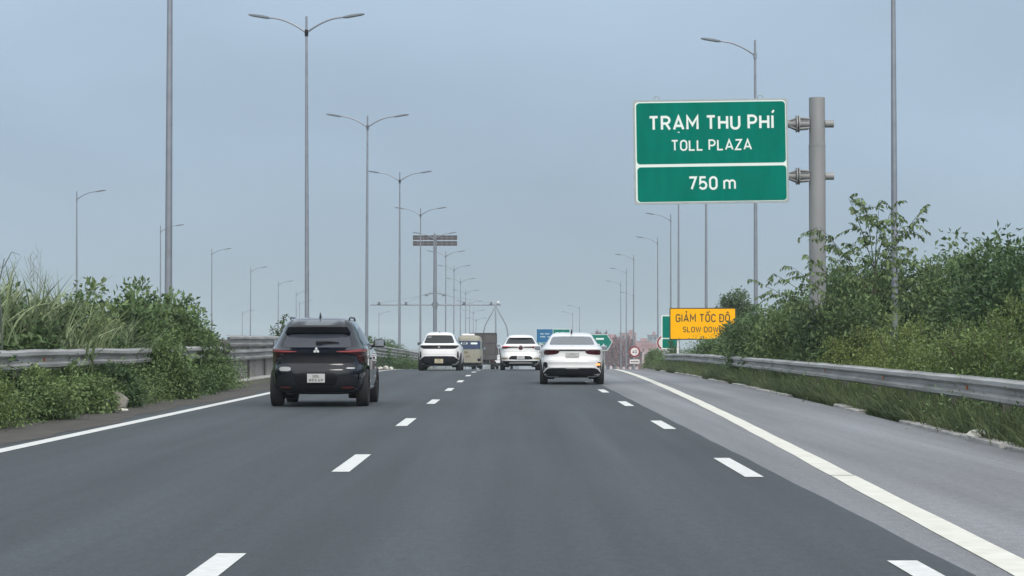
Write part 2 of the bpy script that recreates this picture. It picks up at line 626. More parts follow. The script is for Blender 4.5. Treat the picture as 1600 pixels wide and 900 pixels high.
def smooth(tab):
    """the same table as one easy curve"""
    g = np.arange(-60, 1800, 0.5)
    v = np.interp(g, [a for a, _ in tab], [b for _, b in tab])
    v[g < tab[0][0]] = tab[0][1] + (g[g < tab[0][0]] - tab[0][0]) * (tab[1][1] - tab[0][1]) / (tab[1][0] - tab[0][0])
    k = np.exp(-0.5 * (np.arange(-40, 41) / 14.0) ** 2)
    v = np.convolve(np.pad(v, 40, mode='edge'), k / k.sum(), mode='valid')
    return lambda y: float(np.interp(y, g, v))


YS = [-12, -6] + list(range(0, 70, 4)) + list(range(70, 130, 3)) + list(range(130, 420, 10)) + list(range(420, 720, 20)) + [760, 900, 1200, 1700]


def strip(mb, fa, fb, dz, ys=YS, mi=0, y0=None, y1=None):
    yy = [y for y in ys if (y0 is None or y > y0) and (y1 is None or y < y1)]
    if y0 is not None:
        yy = [y0] + yy
    if y1 is not None:
        yy = yy + [y1]
    V, Fs = [], []
    for y in yy:
        V += [(fa(y), y, gz(y) + dz), (fb(y), y, gz(y) + dz)]
    for i in range(len(yy) - 1):
        Fs.append((2 * i, 2 * i + 1, 2 * i + 3, 2 * i + 2))
    mb.add(V, Fs, mi)


KERB_R = [(-12, 4.9), (10, 5.2), (23.4, 5.44), (34, 5.72), (41, 5.90), (58, 6.03), (86, 5.95), (100, 6.1), (130, 7.0), (170, 9.0), (250, 13), (400, 16), (700, 20), (1700, 30)]
EDGE_R = [(-12, 2.0), (8, 2.56), (11.5, 2.67), (19.7, 2.94), (28, 3.22), (41, 3.58), (57, 3.95), (74, 4.22), (86, 4.40), (110, 5.0), (150, 6.5), (250, 11), (400, 14), (700, 17), (1700, 26)]
kr = smooth(KERB_R)
er = smooth(EDGE_R)

# ground: one sheet to the horizon
xs = [-3000, -900, -300, -120, -60, -40, -20, -9.5, -8.6, -7.3, -7.0, 5.0, 7.2, 9, 12, 16, 30, 60, 120, 300, 900, 3000]
ysg = YS + [2400, 4000]
mb = MB()
V = []
for y in ysg:
    for x in xs:
        dz = -0.06
        if -9.6 < x < -7.2:
            dz = 0.10
        V.append((x, y, gz(y) + dz))
Fs = []
nx = len(xs)
for i in range(len(ysg) - 1):
    for k in range(nx - 1):
        Fs.append((i * nx + k, i * nx + k + 1, (i + 1) * nx + k + 1, (i + 1) * nx + k))
mb.add(V, Fs, 0, True)
tag(mb.build('ground', M_SOIL), kind='structure')

mb = MB()
strip(mb, lambda y: -7.15, lambda y: kr(y), 0.0)
tag(mb.build('road_shoulder', M_SHOULDER), kind='structure')
mb = MB()
strip(mb, lambda y: -7.1, lambda y: 2.37 + 0.006 * math.sin(y * 0.9) + 0.005 * math.sin(y * 2.3), 0.004, ys=sorted(set(YS + [k * 0.8 for k in range(-5, 120)])))
tag(mb.build('road', M_ROAD), kind='structure')
mb = MB()
strip(mb, lambda y: -7.05, lambda y: -5.95 - 0.12 * math.sin(y * 0.37) - 0.07 * math.sin(y * 1.13) - 0.05 * math.sin(y * 2.7), 0.008, ys=[k * 0.7 for k in range(0, 260)])
tag(mb.build('shoulder_dirt', M_DIRT), kind='structure')
mb = MB()
strip(mb, lambda y: -33, lambda y: -9.8, 0.0)
tag(mb.build('opposite_road', M_SHOULDER), kind='structure')

mb = MB()
strip(mb, lambda y: -5.71, lambda y: -5.51, 0.009)
tag(mb.build('left_edge_line_marking', M_PAINT), kind='structure')
mb = MB()
wob = lambda y: 0.004 * math.sin(y * 1.7) + 0.004 * math.sin(y * 0.6)
strip(mb, lambda y: er(y) - 0.11 + wob(y), lambda y: er(y) + 0.11 + wob(y + 1), 0.004, ys=sorted(set(YS + [k for k in range(6, 110)])), y1=19.6)
strip(mb, lambda y: er(y) - 0.115 + wob(y), lambda y: er(y) + 0.105 + wob(y + 1), 0.004, ys=sorted(set(YS + [k for k in range(6, 110)])), y0=19.66)
tag(mb.build('right_edge_line_marking', M_PAINT_OLD), kind='structure')
mb = MB()
for k in range(-1, 60):
    a, b = 9.35 + 10.75 * k, 12.4 + 10.75 * k
    strip(mb, lambda y: -1.68, lambda y: -1.515, 0.008, y0=a, y1=b)
for k in range(-1, 60):
    a, b = 8.9 + 10.45 * k, 12.0 + 10.45 * k
    sh = lambda y: 2.12 + max(0, y - 90) * 0.0
    strip(mb, lambda y: sh(y) - 0.085, lambda y: sh(y) + 0.08, 0.008, y0=a, y1=b)
tag(mb.build('lane_dash_markings', M_PAINT), kind='structure')

# broken kerb stones along the right shoulder
mb = MB()
rng = random.Random(4)
y = 2.0
while y < 108:
    ln = rng.uniform(1.3, 3.4)
    if rng.random() < 0.74:
        y2 = y + ln
        a, b = kr(y) + rng.uniform(-.03, .03), kr(y2) + rng.uniform(-.03, .03)
        hgt = rng.uniform(0.01, 0.045)
        mb.sweep([(0, -0.05), (0, hgt), (0.02, hgt + .012), (0.17, hgt + .012), (0.18, -0.05)], [(a, y, gz(y)), ((a + b) / 2, (y + y2) / 2, gz((y + y2) / 2)), (b, y2, gz(y2))])
    y += ln + rng.uniform(0.02, 0.25)
tag(mb.build('kerb', M_KERB), kind='structure')

# ------------------------------------------------------------------ guard rails
WB = [(0.00, -0.16), (0.01, -0.145), (0.090, -0.122), (0.098, -0.070), (0.012, -0.022), (0.012, 0.022), (0.098, 0.070), (0.090, 0.122), (0.01, 0.145), (0.0, 0.16)]


def wbeam(mb, path, side, mi=0):
    """side = +1: the waves face right of travel"""
    out = [(side * a, b) for a, b in WB]
    inn = [(side * (a - 0.006), b) for a, b in reversed(WB)]
    mb.sweep(out + inn, path, mi)


def guardrail(label, path_fn, y0, y1, tops, side, reflect, seed, group=None, post_step=4.0, bend=0.012, gaps=()):
    yc = y0
    r = random.Random(seed)
    t = thing('guardrail', label, 'guardrail', (path_fn(y0), y0, gz(y0)), 0, group)
    ox, oy, oz = path_fn(y0), y0, gz(y0)
    post = []
    for zt in tops:
        y = y0
        while y < y1 - 0.5:
            y2 = min(y + 4.15, y1)
            pts = []
            j = r.uniform(-bend, bend)
            for q in range(5):
                yy = y + (y2 - y) * q / 4
                pts.append((path_fn(yy) - ox + side * (0.006 if int((y - y0) / 4.15) % 2 else 0), yy - oy, gz(yy) - oz + zt - 0.155 + j * math.sin(q * PI / 4) + r.uniform(-bend, bend) * .5))
            m = MB()
            wbeam(m, pts, side)
            m.build('rail_panel', M_RAIL, t, fix=True)
            y = y2 - 0.02
    y = y0 + 1.5
    while y < y1:
        m = MB()
        zt = max(tops)
        m.box((path_fn(y) - ox - side * 0.12, y - oy, gz(y) - oz + (zt - 0.02) / 2 - .1), (0.11, 0.07, zt + 0.14))
        for q in tops:
            m.box((path_fn(y) - ox - side * 0.037, y - oy, gz(y) - oz + q - 0.155), (0.055, 0.09, 0.2))
        m.build('post', M_POST, t)
        y += post_step
    for yr_ in reflect:
        m = MB()
        m.tube([(path_fn(yr_) - ox + side * 0.017, yr_ - oy, gz(yr_) - oz + max(tops) - 0.155), (path_fn(yr_) - ox + side * 0.04, yr_ - oy, gz(yr_) - oz + max(tops) - 0.155)], 0.034, 12)
        b = m.build('reflector', M_ORANGE, t)
    return t


guardrail('grey W-beam guardrail half buried in the left bushes', lambda y: -7.50, 24.0, 56.2, [1.06], 1, [34.8, 47], 1)
guardrail('stacked double W-beam rail in front of the stained concrete wall and beyond it', lambda y: -7.50, 57.0, 176.0, [1.34, 0.97], 1, [], 2)
GR = [(18, 5.72), (25.8, 6.0), (35, 6.29), (44, 6.45), (60, 6.6), (80, 6.65), (98, 6.8), (101, 7.05)]
guardrail('long grey W-beam guardrail below the right-hand shrubs', lambda y: lerp(GR, y), 18.0, 100.0, [0.73], -1, [29.5, 37.5, 45.5, 62], 3, bend=0.008)

# concrete median wall behind the double rail
t = thing('median_wall', 'low stained concrete wall under the double rail behind the black car', 'wall', (-7.75, 57, 0))
m = MB()
m.sweep([(-0.16, -0.2), (0.13, -0.2), (0.13, 0.55), (0.10, 1.22), (0.07, 1.24), (-0.12, 1.24), (-0.16, 1.2)], [(0, yy - 57, gz(yy)) for yy in range(57, 119, 3)])
m.build('wall_face', M_CONC, t)
m = MB()
m.sweep([(0.1, -0.1), (0.42, -0.1), (0.42, 0.12), (0.39, 0.15), (0.1, 0.16)], [(0, yy - 57, gz(yy)) for yy in range(57, 119, 3)])
m.build('wall_base', M_KERB, t)

# ------------------------------------------------------------------ street lamps
HL = 14.5


def lamp_parts(root, arms, h=HL, rb=0.098, rt=0.055):
    m = MB()
    m.tube([(0, 0, 0.02), (0, 0, 0.5), (0, 0, h * 0.5), (0, 0, h)], [rb * 1.0, rb, (rb + rt) / 2, rt * 0.8], 12)
    pole = m.build('pole', M_POLE, root)
    m = MB()
    m.box((0, 0, 0.0), (0.42, 0.42, 0.06))
    for sx in (-1, 1):
        for sy in (-1, 1):
            m.tube([(sx * .16, sy * .16, 0), (sx * .16, sy * .16, 0.1)], 0.018, 6)
    m.build('base_plate', M_STEEL, root)
    for s in arms:
        m = MB()
        pts, rad = [], []
        for q in range(9):
            u = q / 8
            pts.append((s * 1.55 * u, 0, h - 0.68 + 0.63 * (1 - (1 - u) ** 1.9)))
            rad.append(0.042 - 0.01 * u)
        m.tube(pts, rad, 8)
        m.tube([(0, 0, h - 0.82), (0, 0, h - 0.56)], rt + 0.02, 10)
        m.build('arm', M_POLE, root)
        m = MB()
        a = R(9) * s
        rot = Matrix.Rotation(-a, 3, 'Y')
        prof = [(-.42, .0), (-.40, .05), (-.1, .075), (.3, .06), (.46, .025), (.46, 0), (.3, -.03), (-.3, -.035)]
        n = len(prof)
        Vv = []
        for wy, sc in ((-0.13, .6), (-0.09, 1), (0.09, 1), (0.13, .6)):
            Vv += [rot @ Vector((s * x, wy, z * sc)) + Vector((s * 1.93, 0, h - 0.005)) for x, z in prof]
        Fq = []
        for i in range(3):
            for k in range(n):
                k2 = (k + 1) % n
                Fq.append((i * n + k, i * n + k2, (i + 1) * n + k2, (i + 1) * n + k))
        Fq += [tuple(range(n)), tuple(3 * n + k for k in range(n))]
        m.add(Vv, Fq)
        hd = m.build('lamp_head', M_LAMPHEAD, root, fix=True)


ORD = ['nearest', 'second', 'third', 'fourth', 'fifth', 'sixth', 'seventh', 'eighth', 'ninth', 'tenth', 'eleventh', 'twelfth', 'thirteenth', 'fourteenth']
G = 'lamp posts of the motorway'
lr = random.Random(12)
med_lab = ['thick grey lamp post in the left bushes, its top above the picture',
           'tallest double-armed lamp post, rising behind the black car',
           'second double-armed lamp post counting away from the black car',
           'third double-armed lamp post counting away from the black car',
           'fourth double-armed lamp post, just before the mast with the dark boards',
           'double-armed lamp post whose arms show right above the dark boards of the mast',
           'first double-armed lamp post to the right of the mast with the dark boards',
           'second double-armed lamp post to the right of the mast with the dark boards',
           'third double-armed lamp post to the right of the mast with the dark boards',
           'fourth double-armed lamp post to the right of the mast, hazy',
           'fifth double-armed lamp post to the right of the mast, faint and hazy',
           'sixth double-armed lamp post to the right of the mast, fainter in haze',
           'farthest double-armed lamp post, faintest of the row left of the pointed arch']
proto = thing('street_lamp', med_lab[0], 'street lamp', (0, 0, 0), 0, G)
lamp_parts(proto, (-1, 1))
for k in range(13):
    o = proto if k == 0 else dup(proto)
    y = 53.7 + 36.0 * k
    o.location = (-8.5, y, gz(y) + 0.1)
    o['label'] = med_lab[k]
    o.rotation_euler = (R(lr.uniform(-.2, .2)), R(lr.uniform(-.25, .25)), R(lr.uniform(-3, 3)))
right_lab = ['grey lamp post among the right-hand bushes, its top above the picture',
             'single-armed lamp post rising behind the right end of the TOLL PLAZA sign',
             'lamp post showing below the TOLL PLAZA sign in front of the yellow sign',
             'lamp post showing below the TOLL PLAZA sign, left of the one over the yellow sign',
             'tallest lamp post with its arm in view left below the TOLL PLAZA sign',
             'second tallest lamp post with a visible arm left of the yellow sign',
             'single-armed lamp post behind the round 40 sign, tallest of that cluster',
             'single-armed lamp post just left of the round 40 sign',
             'single-armed lamp post between the green arrow sign and the 40 sign',
             'faint lamp post whose arm peeps from behind the taller post by the 40 sign',
             'hazy far lamp post, right of the two above the white saloon',
             'hazy far lamp post, left of the two above the white saloon']
proto1 = thing('street_lamp', right_lab[0], 'street lamp', (0, 0, 0), 0, G)
lamp_parts(proto1, (-1,))
RL = [(10.42, 60), (10.58, 96), (11.55, 132), (12.58, 168), (14.55, 204), (15.72, 240), (15.0, 276), (15.9, 312), (16.9, 348), (20.8, 384), (12.8, 430), (12.1, 455)]
for k, (x, y) in enumerate(RL):
    o = proto1 if k == 0 else dup(proto1)
    o.location = (x, y, gz(y) + 0.02)
    o['label'] = right_lab[k]
    o.rotation_euler = (R(lr.uniform(-.2, .2)), R(lr.uniform(-.25, .25)), R(lr.uniform(-3, 3)))
left_lab = ['tallest single-armed lamp post across the left median, over the reeds',
            'lamp post half hidden behind the thick near post in the left bushes',
            'single-armed lamp post over the right end of the left bushes',
            'single-armed lamp post over the stained concrete median wall',
            'single-armed lamp post left of the black car, above its mirror',
            'small lamp post just left of the tallest double-armed post',
            'tiny lamp post tucked against the tallest double-armed post',
            'tiny hazy lamp post low above the concrete median wall',
            'faint lamp post between the first two double-armed posts right of the black car']
LLs = [(-35.6, 178), (-35.6, 220), (-36.4, 263), (-37.2, 308), (-37.6, 348), (-37.9, 380), (-40.5, 412), (-56, 450), (-28.2, 455)]
protoL = thing('street_lamp', left_lab[0], 'street lamp', (0, 0, 0), 0, G)
lamp_parts(protoL, (1,))
for k, (x, y) in enumerate(LLs):
    o = protoL if k == 0 else dup(protoL)
    o.location = (x, y, gz(y) + 0.02)
    o['label'] = left_lab[k]
    o.rotation_euler = (R(lr.uniform(-.2, .2)), R(lr.uniform(-.25, .25)), R(lr.uniform(-3, 3)))

# ------------------------------------------------------------------ camera mast in the median
M_PANEL = mat('dark_board', (0.055, 0.045, 0.05), 0.4, var=0.2, scale=3)
M_WHITE = mat('white_enamel', (0.72, 0.73, 0.73), 0.5, var=0.06, scale=3)
my = 234.0
mz = gz(my)
t = thing('camera_mast', 'tall mast in the median with four dark boards and a long cross bar of cameras', 'mast', (-8.5, my, mz))
top = 1.21 + (532 - 366) * my / F_PX - mz
m = MB()
m.tube([(0, 0, 0), (0, 0, top * .5), (0, 0, top)], [0.24, 0.21, 0.17], 14)
m.build('pole', M_POLE, t)
barz = 1.21 + 56 * my / F_PX - mz
m = MB()
m.tube([(-6.95, 0, barz), (7.05, 0, barz)], 0.085, 8)
m.build('cross_bar', M_POLE, t)
m = MB()
m.prism([(-.42, barz), (-.2, barz + .3), (.2, barz + .3), (.42, barz), (.2, barz - .3), (-.2, barz - .3)], -0.3, 0.3)
m.build('clamp', M_LAMPHEAD, t)
for s in (-1, 1):
    for bz in (1.21 + 160.5 * my / F_PX - mz, 1.21 + 151.5 * my / F_PX - mz):
        m = MB()
        m.box((s * 1.27, -0.26, bz), (2.22, 0.06, 0.50))
        bb = m.build('board', M_PANEL, t)
        m = MB()
        for q in range(5):
            m.box((s * 1.27 - 1.1 + 0.55 * q, -0.295, bz), (0.03, 0.012, 0.50))
        m.box((s * 1.27, -0.297, bz), (2.22, 0.012, 0.02))
        m.build('cell_frame', M_STEEL, bb)
    m = MB()
    m.tube([(0, 0, barz + 1.25), (s * 0.5, 0, barz + 1.2), (s * 0.95, 0, barz + 1.0)], 0.045, 6)
    m.box((s * 0.92, -0.06, barz + 1.0), (0.34, 0.22, 0.2))
    m.build('floodlight', M_LAMPHEAD, t)
    m = MB()
    m.tube([(0, 0, barz + 1.2), (s * 6.0, 0, barz + 0.12)], 0.016, 5)
    m.tube([(0, 0, barz + 1.6), (s * 3.2, 0, barz + 0.12)], 0.016, 5)
    m.build('stay_wire', M_POLE, t)
    for q in (3.1, 6.0):
        m = MB()
        m.box((s * q, -0.12, barz + 0.2), (0.26, 0.5, 0.17), bev=0.03)
        m.box((s * q, 0, barz + 0.09), (0.08, 0.08, 0.12))
        m.build('camera', M_LAMPHEAD, t)
m = MB()
m.box((6.75, -0.1, barz + 0.26), (0.28, 0.4, 0.22), bev=0.05)
m.build('camera', M_WHITE, t)
m = MB()
m.box((0, 0, (1.21 + 158 * my / F_PX - mz)), (0.2, 0.25, 1.0))
m.build('bracket', M_WHITE, t)

# ------------------------------------------------------------------ toll sign
M_GREEN = mat('sign_green', (0.0, 0.165, 0.122), 0.9, var=0.10, scale=1.2, spec=0.0, stretch=(2.5, 1, .5))
M_SIGNW = mat('sign_white', (0.72, 0.80, 0.76), 0.5)
M_ALU = mat('sign_back', (0.33, 0.37, 0.38), 0.45, 0.5, var=0.1)
M_SPOLE = mat('sign_post_steel', (0.29, 0.295, 0.30), 0.6, 0.25, col2=(0.22, 0.225, 0.23), scale=1.5, stretch=(1, 1, .3))


def rrect(x0, z0, x1, z1, r, n=5):
    P = []
    for cx, cz, a in ((x1 - r, z1 - r, 0), (x0 + r, z1 - r, 90), (x0 + r, z0 + r, 180), (x1 - r, z0 + r, 270)):
        for q in range(n + 1):
            b = R(a + 90 * q / n)
            P.append((cx + r * math.cos(b), cz + r * math.sin(b)))
    return P


SY = 58.0
px = SY / F_PX
t = thing('toll_sign', 'big green TOLL PLAZA sign hung from a thick grey post', 'road sign', (8.03, SY, 0))
pz = 1.21 + (532 - 152) * px
m = MB()
m.tube([(0, 0, -0.1), (0, 0, 6.35)], 0.222, 24)
m.tube([(0, 0, 6.353), (0, 0, 6.40)], 0.226, 24)
m.tube([(0, 0, 6.403), (0, 0, pz)], 0.212, 24)
m.build('post', M_SPOLE, t)
for py in (193, 275):
    z = 1.21 + (532 - py) * px
    m = MB()
    xa = (1231 - 1277.5) * px
    m.tube([(-0.21, 0, z), (-0.62, 0, z), (xa - .35, 0, z)], 0.105, 14)
    m.tube([(0.21, 0, z), (0.44, 0, z)], 0.10, 14)
    m.tube([(-0.47, 0, z), (-0.50, 0, z)], 0.23, 14)
    m.tube([(-0.53, 0, z), (-0.56, 0, z)], 0.23, 14)
    for a in range(4):
        b = a * PI / 2 + PI / 4
        cy, cz = math.cos(b), math.sin(b)
        m.tube([(-0.56, cy * 0.2, z + cz * 0.2), (-0.74, cy * .1, z + cz * .1)], 0.022, 5)
        m.tube([(-0.47, cy * 0.2, z + cz * 0.2), (-0.22, cy * .17, z + cz * .17)], 0.03, 5)
    m.build('arm', M_SPOLE, t)
bw, bh = 241 * px, 163 * px
bc = Vector(((1110 - 1277.5) * px, -0.26, 1.21 + (532 - 237.5) * px))
m = MB()
m.prism(rrect(-bw / 2, -bh / 2, bw / 2, bh / 2, 0.05), 0.0, 0.05)
for q in (-0.33, 0.33):
    m.box((q * bw, 0.09, 0), (0.07, 0.07, bh * .96))
for q in (0.30, -0.19):
    m.box((0, 0.1, q * bh), (bw * .98, 0.08, 0.1))
pan = m.build('panel', M_ALU, t, loc=bc)
pan.rotation_euler = (0, R(-0.85), 0)
gp = lambda X, Y: ((X - 585) / 1090 * bw, (445 - Y) / 740 * bh)
m = MB()
m.prism(rrect(-bw / 2 + .05, -bh / 2 + .05, bw / 2 - .05, bh / 2 - .05, 0.1), -0.004, 0.0)
m.build('border', M_SIGNW, pan)
m = MB()
for (a, b_, c_, d_) in ((62, 530, 1112, 96), (64, 797, 1114, 551)):
    x0, z0 = gp(a, b_)
    x1, z1 = gp(c_, d_)
    m.prism(rrect(x0, z0, x1, z1, 0.09), -0.008, -0.0045)
m.build('face', M_GREEN, pan)
cap = lambda a: a / 740 * bh
for body, x0, x1, y0, y1, bo in (('TRẠM THU PHÍ', 148, 1030, 188, 294, .020), ('TOLL PLAZA', 304, 874, 360, 439, .012), ('750', 422, 628, 620, 718, .018), ('m', 668, 756, 620, 718, .008)):
    cx, cz = gp((x0 + x1) / 2, (y0 + y1) / 2)
    m = text_mb(body, width=(x1 - x0) / 1090 * bw, height=cap(y1 - y0), at=(cx, -0.008, cz), bold=bo)
    m.build('lettering', M_SIGNW, pan)
for q in (-0.345, 0.325):
    m = MB()
    m.tube([(q * bw + 0.07 * math.cos(a), 0.03, bh / 2 + 0.03 + 0.075 * math.sin(a)) for a in [i * PI / 8 for i in range(-1, 10)]], 0.012, 6)
    m.build('lifting_hook', M_ALU, pan)

# yellow slow-down sign
M_YEL = mat('sign_yellow', (0.95, 0.46, 0.004), 0.8, var=0.03, scale=2, spec=0.0)
M_BLK = mat('sign_black', (0.035, 0.025, 0.015), 0.6)
yy = 110.0
px = yy / F_PX
t = thing('warning_sign', 'yellow sign reading SLOW DOWN partly covered by bushes', 'road sign', (9.46, yy, gz(yy)))
cz = 1.21 + (532 - 506) * px - gz(yy)
w, h = 104 * px, 50 * px
m = MB()
m.prism(rrect(-w / 2, cz - h / 2, w / 2, cz + h / 2, 0.06), 0, 0.04)
pan = m.build('panel', M_BLK, t)
m = MB()
m.prism(rrect(-w / 2 + .05, cz - h / 2 + .05, w / 2 - .05, cz + h / 2 - .05, 0.05), -0.004, 0)
m.build('face', M_YEL, pan)
text_mb('GIẢM TỐC ĐỘ', width=85 * px, height=13.0 * px, at=(0.0, -0.004, cz + 9.0 * px), bold=.014).build('lettering', M_BLK, pan)
text_mb('SLOW DOWN', width=63 * px, height=9.0 * px, at=(0.0, -0.004, cz - 8.8 * px), bold=.012).build('lettering', M_BLK, pan)
for q in (-1.25, -0.1, 1.1):
    m = MB()
    m.tube([(q, 0.09, -0.1), (q, 0.09, cz + h * .45)], 0.05, 8)
    m.build('leg', M_WHITE, t)

# green sign behind the yellow one
yy = 126.0
px = yy / F_PX
t = thing('guide_sign', 'narrow green sign peeping out behind the yellow sign', 'road sign', (8.93, yy, gz(yy)))
cz = 1.21 + (532 - 519) * px - gz(yy)
w, h = 26 * px, 53 * px
m = MB()
m.prism(rrect(-w / 2, cz - h / 2, w / 2, cz + h / 2, 0.06), 0, 0.04)
pan = m.build('panel', M_SIGNW, t)
m = MB()
m.prism(rrect(-w / 2 + .06, cz - h / 2 + .06, w / 2 - .06, cz - 10.5 * px, 0.05), -0.004, 0)
m.prism(rrect(-w / 2 + .06, cz - 9 * px, w / 2 - .06, cz + h / 2 - .06, 0.05), -0.004, 0)
m.build('face', M_GREEN, pan)
for q in (-.3, .3):
    m = MB()
    m.tube([(q, 0.09, -0.1), (q, 0.09, cz)], 0.05, 8)
    m.build('leg', M_STEEL, t)

M_RED = mat('sign_red', (0.22, 0.02, 0.025), 0.55)
M_SIGNP = mat('sign_plain_white', (0.70, 0.66, 0.66), 0.5)


def disc(r, n=32, cx=0, cz=0):
    return [(cx + r * math.cos(2 * PI * k / n), cz + r * math.sin(2 * PI * k / n)) for k in range(n)]


def round_sign(label, loc, r, zc, body, plate):
    t = thing('round_sign', label, 'road sign', loc)
    m = MB()
    m.tube([(0, 0.06, -0.1), (0, 0.06, zc + r * .8)], 0.045, 8)
    m.build('post', M_STEEL, t)
    m = MB()
    m.prism(disc(r, 36, 0, zc), 0, 0.03)
    pan = m.build('panel', M_SIGNP if body is None else M_RED, t)
    if body is None:
        m = MB()
        m.prism(disc(r * .93, 36, 0, zc), -0.004, 0)
        m.build('ring', M_RED, pan)
    m = MB()
    m.prism(disc(r * .72, 36, 0, zc), -0.009, -0.0045 if body is None else 0)
    m.build('face', M_SIGNP, pan)
    if body:
        m = text_mb(body, height=r * .62, width=r * .8, at=(0, -0.010, zc), bold=.02)
        m.build('lettering', M_BLK, pan)
    if plate:
        m = MB()
        m.box((0, 0.01, zc - r - 0.32), (r * 1.75, 0.03, 0.3), bev=.01)
        pl = m.build('plate', M_SIGNP, t)
        m = MB()
        for q in range(5):
            m.box((-.24 + .12 * q, -0.008, zc - r - .32), (0.08, 0.004, 0.11))
        m.build('marks', M_BLK, pl)
    return t


yy = 160.0
px = yy / F_PX
round_sign('round red-ringed 40 speed limit sign with a small plate below', (187.5 * px, yy, gz(yy)), 8.7 * px, 1.21 - 17.5 * px - gz(yy), '40', True)
yy = 131.0
px = yy / F_PX
round_sign('round red-ringed sign half hidden by the narrow green sign', (233.5 * px, yy, gz(yy)), 12.0 * px, 1.21 - 3.5 * px - gz(yy), None, False)

# blue and green direction sign, far
M_BLUE = mat('sign_blue', (0.012, 0.12, 0.27), 0.7, var=0.1, scale=1, spec=0.1)
yy = 300.0
px = yy / F_PX
t = thing('direction_sign', 'blue and green direction sign between the two white cars on the right', 'road sign', (60 * px, yy, gz(yy)))
zc = 1.21 - gz(yy)
w, h = 53 * px, 36 * px
m = MB()
m.box((0, 0.05, zc), (w, 0.08, h))
pan = m.build('panel', M_SIGNW, t)
m = MB()
m.box((-w * .25 + .03, -0.008, zc + h * .2), (w * .5 - .1, 0.02, h * .58))
m.build('blue_face', M_BLUE, pan)
m = MB()
m.box((w * .25, -0.008, zc + h * .33), (w * .5 - .1, 0.02, h * .30))
m.box((0, -0.008, zc - h * .29), (w - .12, 0.02, h * .36))
m.box((w * .25, -0.008, zc + h * .02), (w * .5 - .1, 0.02, h * .20))
m.build('green_face', M_GREEN, pan)
m = MB()
for (x, z, a, b) in ((-1.5, .9, .5, .13), (-.8, .9, .6, .13), (-1.4, .5, .7, .13), (-.6, .5, .3, .13), (.6, 1.05, .5, .16), (1.3, 1.05, .6, .16), (-1.75, -.6, .25, .6), (-.6, -.7, .2, .5), (.7, -.6, .3, .4), (1.2, -.6, .3, .4)):
    m.box((x, -0.022, zc + z), (a, 0.006, b))
m.build('marks', mat('sign_mark_dull', (.45, .55, .58), .6), pan)
for q in (-1.5, 1.5):
    m = MB()
    m.tube([(q, 0.2, -0.1), (q, 0.2, zc + 1)], 0.09, 8)
    m.build('leg', M_STEEL, t)

yy = 250.0
px = yy / F_PX
t = thing('arrow_sign', 'green arrow-shaped exit sign pointing right beside the white saloon', 'road sign', (136 * px, yy, gz(yy)))
zc = 1.21 - 3 * px - gz(yy)
m = MB()


def pent(k):
    a, b = 17 * px - k, 13 * px - k
    return [(-a, zc - b), (a * .52, zc - b), (a, zc), (a * .52, zc + b), (-a, zc + b)]


m.prism(pent(0), 0, 0.06)
pan = m.build('panel', mat('sign_edge_grey', (0.45, 0.52, 0.52), .6), t)
m = MB()
m.prism(pent(0.10), -0.006, 0)
m.build('face', M_GREEN, pan)
m = MB()
m.box((-.2, -0.01, zc + .4), (0.9, 0.006, 0.2))
m.box((-.3, -0.01, zc - .35), (0.16, 0.006, 0.36))
text_mb('A', height=0.4, at=(0.22, -0.008, zc - .35), bold=.03, mb=m)
m.build('lettering', M_SIGNW, pan)
for q in (-.8, .3):
    m = MB()
    m.tube([(q, 0.12, -0.1), (q, 0.12, zc + .6)], 0.07, 8)
    m.build('leg', M_STEEL, t)

# ------------------------------------------------------------------ far structures
M_PYL = mat('pylon_concrete', (0.085, 0.095, 0.11), 0.8)
yy = 1400.0
px = yy / F_PX
t = thing('arch_pylon', 'slim dark pointed arch far beyond the traffic', 'pylon', (-29.5 * px, yy, gz(yy)))
zt = 1.21 + 54 * px - gz(yy)
for s in (-1, 1):
    m = MB()
    P = [(0, 478.5), (6, 490), (12, 500), (16.5, 509), (18.5, 518), (19.3, 530), (19.5, 545), (19.5, 575)]
    m.tube([(s * a * px, 0, 1.21 + (532 - b) * px - gz(yy)) for a, b in P], [0.34, .36, .4, .42, .45, .5, .5, .5], 8)
    m.build('arch_leg', M_PYL, t)
m = MB()
m.tube([(0, 0, 0), (0, 0, zt - 5.0), (0, 0, zt - 2)], [0.55, 0.45, 0.2], 8)
m.build('mast', M_PYL, t)

M_TOLLP = mat('toll_column_pink', (0.60, 0.48, 0.48), 0.8, var=0.2, scale=0.4)
M_TOLLR = mat('toll_roof_mauve', (0.34, 0.20, 0.21), 0.7, var=0.2, scale=0.3)
M_TOLLG = mat('toll_booth_grey', (0.13, 0.14, 0.16), 0.6, var=0.2, scale=0.5)
yy = 640.0
px = yy / F_PX
g0 = gz(yy)
zz = lambda py: 1.21 + (532 - py) * px - g0
t = thing('toll_plaza', 'hazy mauve toll plaza roof on pale columns beyond the 40 sign', 'toll plaza', (170 * px, yy, g0))
m = MB()
m.box((4, 0, zz(541)), (96 * px, 9, 9 * px))
m.box((-5, 0.5, zz(533)), (50 * px, 6, 7 * px))
m.build('roof', M_TOLLR, t)
rr = random.Random(8)
for k in range(11):
    x = (-46 + k * 10) * px + 3
    m = MB()
    m.box((x, -3.2, zz(545) / 2), (2.8 * px, 0.5, zz(545)))
    m.build('column', M_TOLLP, t)
    m = MB()
    hb = zz(548 + rr.uniform(0, 5))
    m.box((x + 5 * px, 1.0, hb / 2), (6.6 * px, 3.0, hb), bev=.08)
    m.build('booth', M_TOLLG if k in (0, 1, 4) else M_TOLLR, t)
M_BLDP = mat('far_wall_pink', (0.40, 0.26, 0.265), 0.85, var=0.15, scale=.3)
M_BLDG = mat('far_wall_grey', (0.25, 0.28, 0.31), 0.85, var=0.15, scale=.3)
